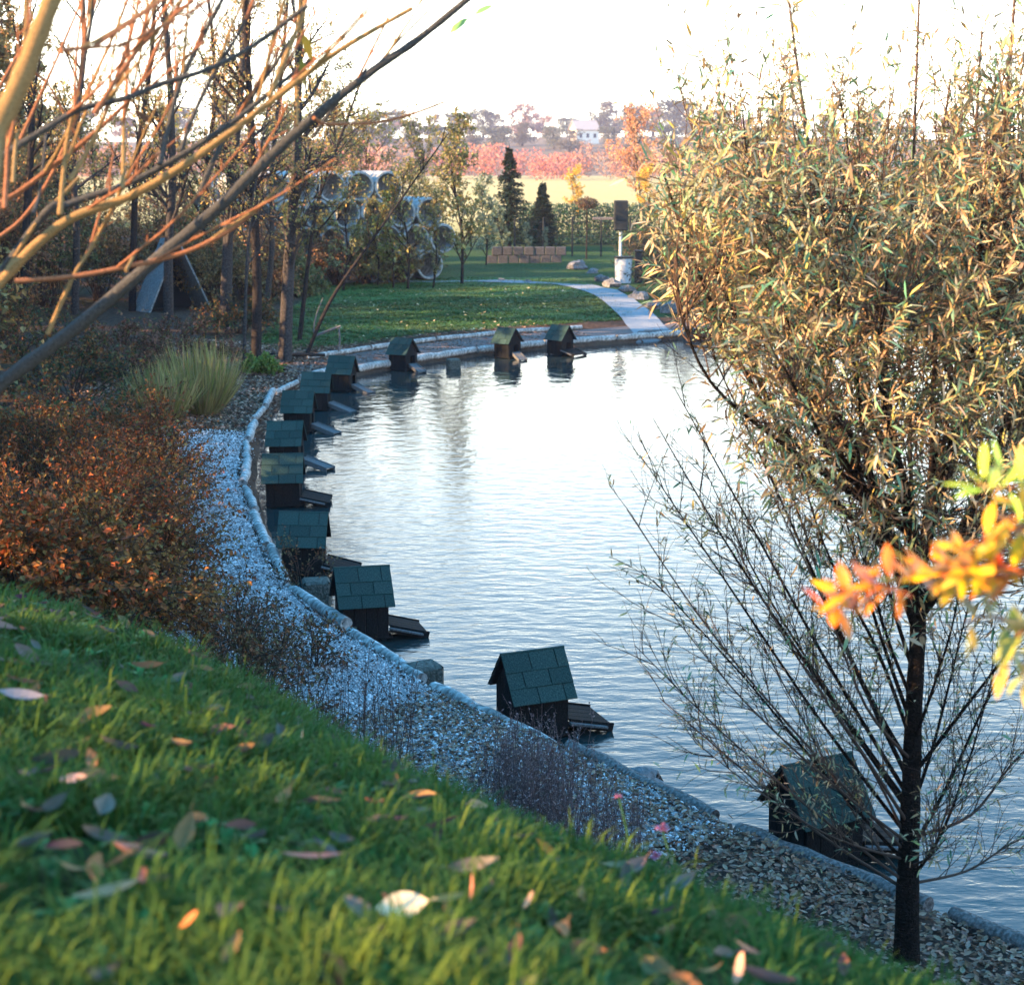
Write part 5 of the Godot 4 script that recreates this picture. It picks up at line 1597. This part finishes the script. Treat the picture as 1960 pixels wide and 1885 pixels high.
func build_far_plants() -> void:
	var dark := tex_mat("grove_dark", lin(0.042, 0.036, 0.037), 0.9, 0.7, 0.02, 0.5, 1.0, 1.5)
	var lm := leaf_mat("grove_leaf", 0.6, 0.6)
	var olive := [Color(0.2, 0.19, 0.08), Color(0.14, 0.15, 0.06), Color(0.25, 0.22, 0.09), Color(0.19, 0.15, 0.09)]
	var yel := [Color(0.2, 0.22, 0.06), Color(0.3, 0.27, 0.07), Color(0.12, 0.16, 0.05), Color(0.2, 0.15, 0.07)]
	var gold := [Color(0.6, 0.36, 0.07), Color(0.55, 0.42, 0.09), Color(0.45, 0.27, 0.08)]
	var sage := [Color(0.16, 0.2, 0.14), Color(0.2, 0.24, 0.16), Color(0.11, 0.15, 0.1)]
	# [foot u, v, top u, v, z, palette, spread, leaves, label]
	for a in [[752, 545, 740, 375, -61.0, yel, 1.15, 8, "leafy yellow green tree before the pipe wall"],
		[655, 548, 668, 350, -60.0, olive, 1.5, 3, "nearly bare sapling before the left of the clear pipes"], [780, 548, 772, 330, -60.5, olive, 1.5, 3, "nearly bare sapling before the pipe wall's right end"], [828, 548, 836, 380, -61.5, olive, 1.4, 4, "thin leaved sapling at the pipe wall's right corner"], [566, 545, 560, 400, -62.0, yel, 1.2, 8, "leafy sapling at the left of the pipe wall's clear part"], [604, 545, 612, 420, -63.0, olive, 1.2, 8, "olive leaved sapling before the pipe wall"], [690, 545, 694, 440, -63.5, yel, 1.3, 8, "low yellow green sapling before the pipe wall's lower rows"], [722, 545, 716, 400, -62.0, olive, 1.3, 8, "olive sapling close beside the leafy yellow green tree"], [884, 548, 870, 270, -62.5, olive, 1.5, 6, "tall wispy olive tree right of the pipe wall"],
		[930, 525, 925, 360, -74.0, sage, 1.3, 7, "grey green tree left of the spruces"],
		[960, 520, 955, 400, -77.0, sage, 1.1, 7, "small grey green tree in front of the larger spruce"],
		[1012, 520, 1010, 430, -77.5, sage, 1.0, 7, "grey green bushy tree in front of the smaller spruce"],
		[1040, 515, 1045, 440, -79.0, sage, 0.9, 7, "low grey green bush at the wire fence"],
		[700, 480, 705, 250, -92.0, olive, 2.1, 6, "twiggy tree above the pipe wall's middle"],
		[610, 480, 600, 210, -95.0, olive, 2.3, 6, "twiggy tree above the pipe wall's left part"],
		[800, 470, 805, 265, -96.0, olive, 2.0, 6, "open twiggy tree above the pipe wall's right end"],
		[1098, 455, 1098, 335, -118.0, gold, 1.6, 9, "golden leaved tree before the pale field"],
		[1240, 450, 1240, 330, -112.0, gold, 1.5, 9, "yellow tree beside the willow's left edge"],
		[1225, 440, 1215, 240, -135.0, [Color(0.5, 0.22, 0.12), Color(0.45, 0.28, 0.16)], 2.2, 8, "reddish tree behind the willow's left edge"],
		[180, 520, 180, 230, -80.0, olive, 2.6, 7, "olive tree far behind the bare branches"],
		[80, 520, 90, 200, -84.0, gold + olive, 2.6, 7, "yellowish tree far behind at the left edge"],
		[430, 510, 430, 190, -88.0, olive, 2.6, 7, "tree far behind the grey grove trunks"],
		[320, 510, 310, 230, -84.0, olive + gold, 2.4, 7, "tree far behind the board shelter"],
		[530, 510, 530, 240, -90.0, olive, 2.4, 7, "tree far behind the pond corner trunks"]]:
		var z: float = a[4]
		var p0 := on_ground(pz(a[0], a[1], z).x, z)
		var p1 := pz(a[2], a[3], z)
		var hgt := p1.y - p0.y
		tree("slender_tree", a[8], "tree", "trees beyond the far path", [p0, p0.lerp(p1, 0.35) + Vector3(0.1, 0, 0), p0.lerp(p1, 0.7) - Vector3(0.08, 0, 0), p1], hgt * 0.014, 0.012, {seed = 1000 + int(a[0]), n = [18, 6, 3], len = [hgt * 0.2 * a[6], hgt * 0.11 * a[6], hgt * 0.06 * a[6]], from = [0.12, 0.2, 0.2], ang = 0.7, wander = 0.18, up = 0.08, bark = Color.WHITE, bark_mat = dark, leaf_mat = lm, leaf = a[7], ll = 0.035 * hgt, lw = 0.02 * hgt, cols = a[5], sides = 6})
	# spruces
	var needle := [Color(0.018, 0.034, 0.024), Color(0.025, 0.045, 0.03), Color(0.012, 0.024, 0.018)]
	for a in [[975, 510, 972, 276, -84.0, "taller dark spruce in front of the reddish scrub"], [1038, 500, 1030, 345, -86.0, "shorter dark spruce right of the taller one"]]:
		var z: float = a[4]
		var p0 := on_ground(pz(a[0], a[1], z).x, z)
		var p1 := pz(a[2], a[3], z)
		var H := p1.y - p0.y
		var o := thing("spruce_tree", a[5], "tree", p0, 0.0, "dark spruces beyond the far path")
		var rng := rng_of(1100 + int(a[0]))
		var t := MB.new()
		t.tube(PackedVector3Array([Vector3(0, -0.1, 0), Vector3(0, H * 0.5, 0), Vector3(0, H, 0)]), PackedFloat32Array([0.12, 0.07, 0.01]), 7, Color.WHITE)
		obj("trunk", t.mesh(), dark, o)
		var l := MB.new()
		for i in 330:
			var f := pow(rng.randf(), 0.8) * 0.96 + 0.04
			var y := H * (1.0 - f * 0.93)
			var az := rng.randf() * TAU
			var R := H * 0.33 * f * rng.randf_range(0.7, 1.15)
			var out := Vector3(cos(az), -0.22, sin(az))
			for k in 26:
				var s := rng.randf()
				var p := Vector3(0, y, 0) + out * R * s + Vector3(0, 0.1 * s * s * R, 0)
				l.kite(p, (out + rdir(rng) * 0.8).normalized(), (Vector3.UP + rdir(rng) * 0.5).normalized(), 0.2 * (1.2 - s * 0.5), 0.07, jit(rng, needle[rng.randi() % 3], 0.3))
		tag(obj("crown", l.mesh(), leaf_mat("needle", 0.2, 0.7), o), "", "", "", "stuff")
	# young tree with a small dark round head
	var z2 := -78.0
	var b0 := on_ground(pz(1122, 515, z2).x, z2)
	var o2 := thing("ball_tree", "young standard tree with a small flat dark head on a bare stem", "tree", b0)
	var t2 := MB.new()
	var hh := pz(1122, 395, z2).y - b0.y
	t2.tube(PackedVector3Array([Vector3(0, -0.1, 0), Vector3(0.02, hh * 0.5, 0), Vector3(0, hh, 0)]), PackedFloat32Array([0.05, 0.04, 0.03]), 6, Color.WHITE)
	obj("trunk", t2.mesh(), dark, o2)
	var l2 := MB.new()
	var r2 := rng_of(1180)
	for i in 900:
		var q := rdir(r2) * pow(r2.randf(), 0.4)
		l2.kite(Vector3(q.x * 0.55, hh + 0.15 + q.y * 0.28, q.z * 0.5), rdir(r2), rdir(r2), 0.12, 0.06, jit(r2, [Color(0.12, 0.08, 0.06), Color(0.09, 0.08, 0.05), Color(0.16, 0.09, 0.06)][r2.randi() % 3], 0.3))
	tag(obj("crown", l2.mesh(), lm, o2), "", "", "", "stuff")
	# hedge behind the wire fence
	var hb := on_ground(pz(1125, 500, -90.0).x, -90.0)
	var hd := thing("hedge", "dark green clipped hedge behind the wire fence", "hedge", hb)
	var hl := MB.new()
	var rr := rng_of(1190)
	var hw := (pz(1260, 500, -90.0).x - pz(1000, 500, -90.0).x) * 0.5
	for i in 9000:
		var q := Vector3(rr.randf_range(-1, 1) * hw, rr.randf() * 2.2, rr.randf_range(-0.6, 0.6))
		if absf(q.z) < 0.4 and q.y < 1.9: q.z = 0.6 * signf(q.z) + rr.randf_range(-0.15, 0.1)
		hl.kite(q, rdir(rr), rdir(rr), 0.16, 0.09, jit(rr, [Color(0.03, 0.07, 0.045), Color(0.045, 0.09, 0.05), Color(0.06, 0.09, 0.06)][rr.randi() % 3], 0.3))
	tag(obj("foliage", hl.mesh(), lm, hd), "", "", "", "stuff")
	var hs := MB.new()
	for i in 12:
		stem(hs, rr, Vector3(rr.randf_range(-1, 1) * hw, -0.1, 0), Vector3.UP, 2.0, 0.03, 0.01, 4, 0.1, 0.1, 4, Color.WHITE)
	tag(obj("stems", hs.mesh(), dark, hd), "", "", "", "stuff")
	# hedge plants right of the path, behind the willow
	for a in [[1290, 560, -58.0, "dark bush behind the willow's lower left leaves"], [1400, 560, -60.0, "dark bush hidden behind the willow crown"], [1520, 580, -58.0, "dark bush behind the middle of the willow"], [1255, 500, -72.0, "dark bush right of the pale round bin"]]:
		var c := pz(a[0], a[1], a[2])
		shrub("leafy_bush", a[3], "bush", "bushes on the far right bank", on_ground(c.x, a[2]), Vector3(1.7, 2.2, 1.3), 22, 12, 8, {seed = 1200 + int(a[0]), bark = Color.WHITE, bark_mat = dark, leaf_mat = lm, ll = 0.12, lw = 0.07, cols = [Color(0.05, 0.05, 0.04), Color(0.08, 0.06, 0.045), Color(0.06, 0.07, 0.04)], r = 0.016})

func build_horizon() -> void:
	var lm := leaf_mat("far_leaf", 0.5, 0.7)
	var dark := tex_mat("grove_dark", lin(0.042, 0.036, 0.037), 0.9, 0.7, 0.02, 0.5, 1.0, 1.5)
	var rng := rng_of(1301)
	# red scrub along the end of the field: one mass
	var l := MB.new()
	var red := [Color(0.36, 0.15, 0.11), Color(0.32, 0.17, 0.13), Color(0.42, 0.22, 0.14), Color(0.27, 0.16, 0.13), Color(0.4, 0.15, 0.12)]
	var x := -130.0
	while x < 150.0:
		var z := -330.0 - rng.randf() * 55.0
		var c := on_ground(x, z)
		var R := rng.randf_range(3.0, 5.5)
		var hh := rng.randf_range(4.5, 8.5)
		var col: Color = red[rng.randi() % 5]
		for i in 420:
			var q := rdir(rng) * pow(rng.randf(), 0.4)
			q.y = q.y * 0.5 + 0.5
			l.kite(c + Vector3(q.x * R, q.y * hh, q.z * R), (rdir(rng) + Vector3.UP * 0.8).normalized(), rdir(rng), rng.randf_range(0.5, 1.0), 0.4, jit(rng, col, 0.35))
		x += rng.randf_range(2.2, 4.5)
	tag(obj("red_scrub", l.mesh(), lm), "reddish scrub along the far end of the pale field", "scrub", "", "stuff")
	# hazy trees on the far rise
	var protos := []
	for k in 4:
		var t := MB.new()
		t.tube(PackedVector3Array([Vector3(0, -1, 0), Vector3(0.2, 5, 0), Vector3(0, 11, 0)]), PackedFloat32Array([0.5, 0.35, 0.15]), 6, Color.WHITE)
		var cr := MB.new()
		var pal: Array = [[Color(0.1, 0.1, 0.08), Color(0.13, 0.12, 0.1)], [Color(0.22, 0.12, 0.1), Color(0.17, 0.11, 0.1)], [Color(0.07, 0.09, 0.08), Color(0.1, 0.11, 0.09)], [Color(0.3, 0.18, 0.15), Color(0.24, 0.16, 0.15)]][k]
		for c in 20:
			var cc := Vector3(rng.randf_range(-3.5, 3.5), rng.randf_range(2, 13.5), rng.randf_range(-3, 3))
			var rad := rng.randf_range(1.4, 2.8)
			for i in 120:
				var q := rdir(rng) * pow(rng.randf(), 0.45) * rad
				cr.kite(cc + q, rdir(rng), rdir(rng), rng.randf_range(0.5, 1.0), 0.5, jit(rng, pal[rng.randi() % 2], 0.3))
		protos.append([t.mesh(), cr.mesh()])
	var spots := [[650, 225, 0], [700, 215, 2], [745, 205, 2], [785, 222, 1], [820, 215, 0], [880, 210, 2], [925, 205, 2], [965, 215, 0], [1005, 195, 3], [1040, 215, 3], [1085, 222, 2], [1150, 210, 2], [1180, 190, 0], [1215, 200, 2], [1250, 195, 1], [1290, 185, 2], [1325, 190, 0], [1370, 205, 2], [1430, 215, 1], [1500, 200, 2], [1580, 215, 0], [1660, 210, 2], [1740, 215, 0], [1820, 205, 1], [1900, 210, 2], [540, 215, 2], [440, 210, 0], [340, 200, 2], [240, 210, 1], [140, 200, 2], [40, 210, 0], [690, 238, 2], [735, 235, 0], [790, 240, 2], [850, 236, 2], [905, 234, 0], [950, 240, 2], [1000, 232, 0], [1060, 238, 2], [1090, 246, 0], [1165, 240, 2], [1225, 236, 0], [1280, 234, 2], [1340, 238, 2], [1450, 238, 0]]
	var how := ["bluish hazy tree on the far rise", "pinkish hazy tree on the far rise", "dark hazy tree on the far rise", "tall pale pink hazy tree on the far rise"]
	for i in spots.size():
		var a: Array = spots[i]
		var z := -720.0 - (i * 37 % 90) if i < 31 else -540.0 - (i * 31 % 50)
		var p := pz(a[0], 240, z)
		var g := on_ground(p.x, z)
		var top := pz(a[0], a[1], z).y
		var s := maxf(6.0, top - g.y) / 15.0
		var o := thing("far_tree", how[a[2]] + ("" if i < 31 else ", nearer lower row") + (", in the open gap" if a[0] > 780 and a[0] < 1330 else ", behind nearer branches"), "tree", g, i * 1.3, "hazy trees on the far rise, " + ["bluish", "pinkish", "dark", "pale pink"][a[2]])
		o.scale = Vector3(s * 1.9, s, s * 1.5)
		obj("trunk", protos[a[2]][0], dark, o)
		tag(obj("crown", protos[a[2]][1], lm, o), "", "", "", "stuff")
	# a pale house among them and a white paddock rail
	var wallm := tex_mat("far_wall", lin(0.72, 0.66, 0.6), 0.9, 4.0, 0.02, 0.85, 1.0, 0.0)
	var roofm := tex_mat("far_roof", lin(0.45, 0.38, 0.36), 0.9, 4.0, 0.02, 0.7, 1.0, 0.0)
	var zh := -600.0
	var hp := pz(1118, 262, zh)
	var o3 := thing("farmhouse", "pale farmhouse with pitched roof among the hazy trees", "house", on_ground(hp.x, zh), 0.4)
	var W := Color.WHITE
	var m := MB.new()
	m.box(Transform3D(Basis(), Vector3(0, 2.4, 0)), Vector3(4.5, 2.9, 3.2), 0.05, W)
	obj("wall", m.mesh(), wallm, o3)
	m = MB.new()
	for sg in [-1.0, 1.0]:
		m.box(Transform3D(Basis(Vector3.RIGHT, sg * 0.75), Vector3(0, 6.5, sg * 1.75)), Vector3(4.9, 0.12, 2.6), 0.03, W)
	m.tri(Vector3(4.48, 5.3, -3.2), Vector3(4.48, 8.2, 0), Vector3(4.48, 5.3, 3.2), W)
	m.tri(Vector3(-4.48, 5.3, 3.2), Vector3(-4.48, 8.2, 0), Vector3(-4.48, 5.3, -3.2), W)
	obj("roof", m.mesh(), roofm, o3)
	for i in 3:
		m = MB.new()
		m.box(Transform3D(Basis(), Vector3(-2.8 + i * 2.8, 2.8, 3.22)), Vector3(0.55, 0.75, 0.04), 0.01, W)
		obj("window", m.mesh(), mat("far_pane", lin(0.05, 0.06, 0.08), 0.1), o3)
	var zr := -640.0
	var r0 := pz(1030, 268, zr)
	var fo := thing("paddock_fence", "thin white paddock fence above the reddish scrub", "fence", Vector3(r0.x, height(r0.x, zr), zr))
	var wt := mat("white_rail", lin(0.75, 0.73, 0.7), 0.7)
	for i in 10:
		m = MB.new()
		m.box(Transform3D(Basis(), Vector3(i * 4.0, 0.8, 0)), Vector3(0.14, 1.3, 0.14), 0.02, W)
		obj("post", m.mesh(), wt, fo)
	for k in 2:
		m = MB.new()
		m.box(Transform3D(Basis(), Vector3(18.0, 1.9 - k * 1.0, 0.16)), Vector3(18.2, 0.14, 0.03), 0.01, W)
		obj("rail", m.mesh(), wt, fo)

# trees and scrub left of the picture, whose shade lies on the pond, path and turf
func build_left_bank() -> void:
	var dark := tex_mat("grove_dark", lin(0.042, 0.036, 0.037), 0.9, 0.7, 0.02, 0.5, 1.0, 1.5)
	var lm := leaf_mat("grove_leaf", 0.6, 0.6)
	var rng := rng_of(1401)
	var olive := [Color(0.2, 0.16, 0.07), Color(0.15, 0.13, 0.06), Color(0.25, 0.15, 0.06)]
	# unseen scrub added on the near hill's crown to shade turf and willow
	var scrub := [[-5.4, -1.9, 0.9, 1.55], [-5.7, -4.0, 1.1, 1.6], [-5.6, 0.5, 0.8, 1.45], [-6.8, -6.2, 1.4, 3.0], [-7.2, -8.2, 1.6, 3.3], [-7.8, -10.4, 1.7, 3.3], [-8.2, -12.6, 1.8, 3.3], [-9.0, -14.6, 1.8, 2.9], [-10.0, -16.5, 1.9, 2.6], [-11.0, -20.0, 2.0, 3.2], [-12.5, -24.0, 2.2, 3.8]]
	for i in scrub.size():
		var a: Array = scrub[i]
		shrub("shade_scrub", "unseen brown scrub bush added for shade on the hill crown left of the picture, %s from the viewer" % ORD[i], "bush", "scrub added for shade on the hill crown", on_ground(a[0], a[1]), Vector3(a[2], a[3], a[2]), 40 if i > 2 else 30, 14, 11, {seed = 1410 + i, bark = Color.WHITE, bark_mat = dark, leaf_mat = lm, ll = 0.1, lw = 0.07, cols = olive, r = 0.014})
	var thick := [[-11.5, -27.0, 2.2, 3.6], [-12.5, -31.0, 2.4, 4.2], [-14.0, -35.5, 2.5, 4.6], [-15.5, -40.0, 2.6, 4.8], [-17.0, -45.0, 2.8, 5.0], [-18.0, -50.0, 2.8, 5.2], [-18.5, -55.0, 2.8, 5.2], [-19.0, -60.0, 2.8, 5.0], [-19.5, -65.0, 2.8, 5.0]]  # thicket rows added to keep sun off the far houses and lawn
	for i in thick.size():
		var a: Array = thick[i]
		shrub("shade_thicket", "tall brown thicket added for shade on the left rise, %s in its row" % ORD[i], "bush", "tall thickets added for shade on the left rise", on_ground(a[0], a[1]), Vector3(a[2], a[3], a[2]), 40, 16, 9, {seed = 1430 + i, bark = Color.WHITE, bark_mat = dark, leaf_mat = lm, ll = 0.17, lw = 0.11, cols = olive, r = 0.02})
	# trees on the left rise
	var spots := [[-13.5, -22.0], [-15.0, -27.0], [-16.0, -31.0], [-17.5, -36.0], [-18.5, -41.0], [-19.5, -46.0], [-20.0, -51.0], [-20.5, -56.0], [-21.0, -61.0], [-21.5, -66.0], [-23.0, -72.0], [-24.0, -79.0], [-26.0, -30.0], [-27.0, -38.0], [-28.0, -46.0], [-28.0, -54.0], [-29.0, -62.0], [-30.0, -70.0]]
	for i in spots.size():
		var p := on_ground(spots[i][0], spots[i][1])
		var H := rng.randf_range(7.5, 9.5)
		tree("bank_tree", "leafy brown tree on the left rise, %s of its row" % ORD[i], "tree", "trees on the left rise", [p, p + Vector3(0.2, H * 0.4, 0), p + Vector3(-0.1, H, 0.1)], 0.16, 0.03, {seed = 1450 + i, n = [16, 6, 3], len = [2.6, 1.2, 0.6], from = [0.08, 0.15, 0.2], ang = 0.95, wander = 0.18, up = 0.05, bark = Color.WHITE, bark_mat = dark, leaf_mat = lm, leaf = 16, ll = 0.29, lw = 0.2, cols = olive, cone = 0.4})

func _ready() -> void:
	POND = SH.duplicate()
	POND.append(Vector2(40, -56))
	POND.append(Vector2(40, -2.0))
	ground_noise.seed = 12
	ground_noise.frequency = 0.09
	var t0 := Time.get_ticks_msec()
	set_air()
	build_ground()
	build_water()
	build_paths()
	build_pipes()
	build_horizon()
	build_far_plants()
	build_left_bank()
	build_grove()
	build_back_thicket()
	print("grove ", Time.get_ticks_msec() - t0)
	build_logs()
	build_stones()
	build_far_props()
	build_houses()
	build_shrubs()
	build_willow()
	print("willow ", Time.get_ticks_msec() - t0)
	build_bare_branches()
	build_yellow_shrub()
	build_gravel()
	build_litter()
	build_grass()
	build_fallen_leaves()
	print("done ", Time.get_ticks_msec() - t0)
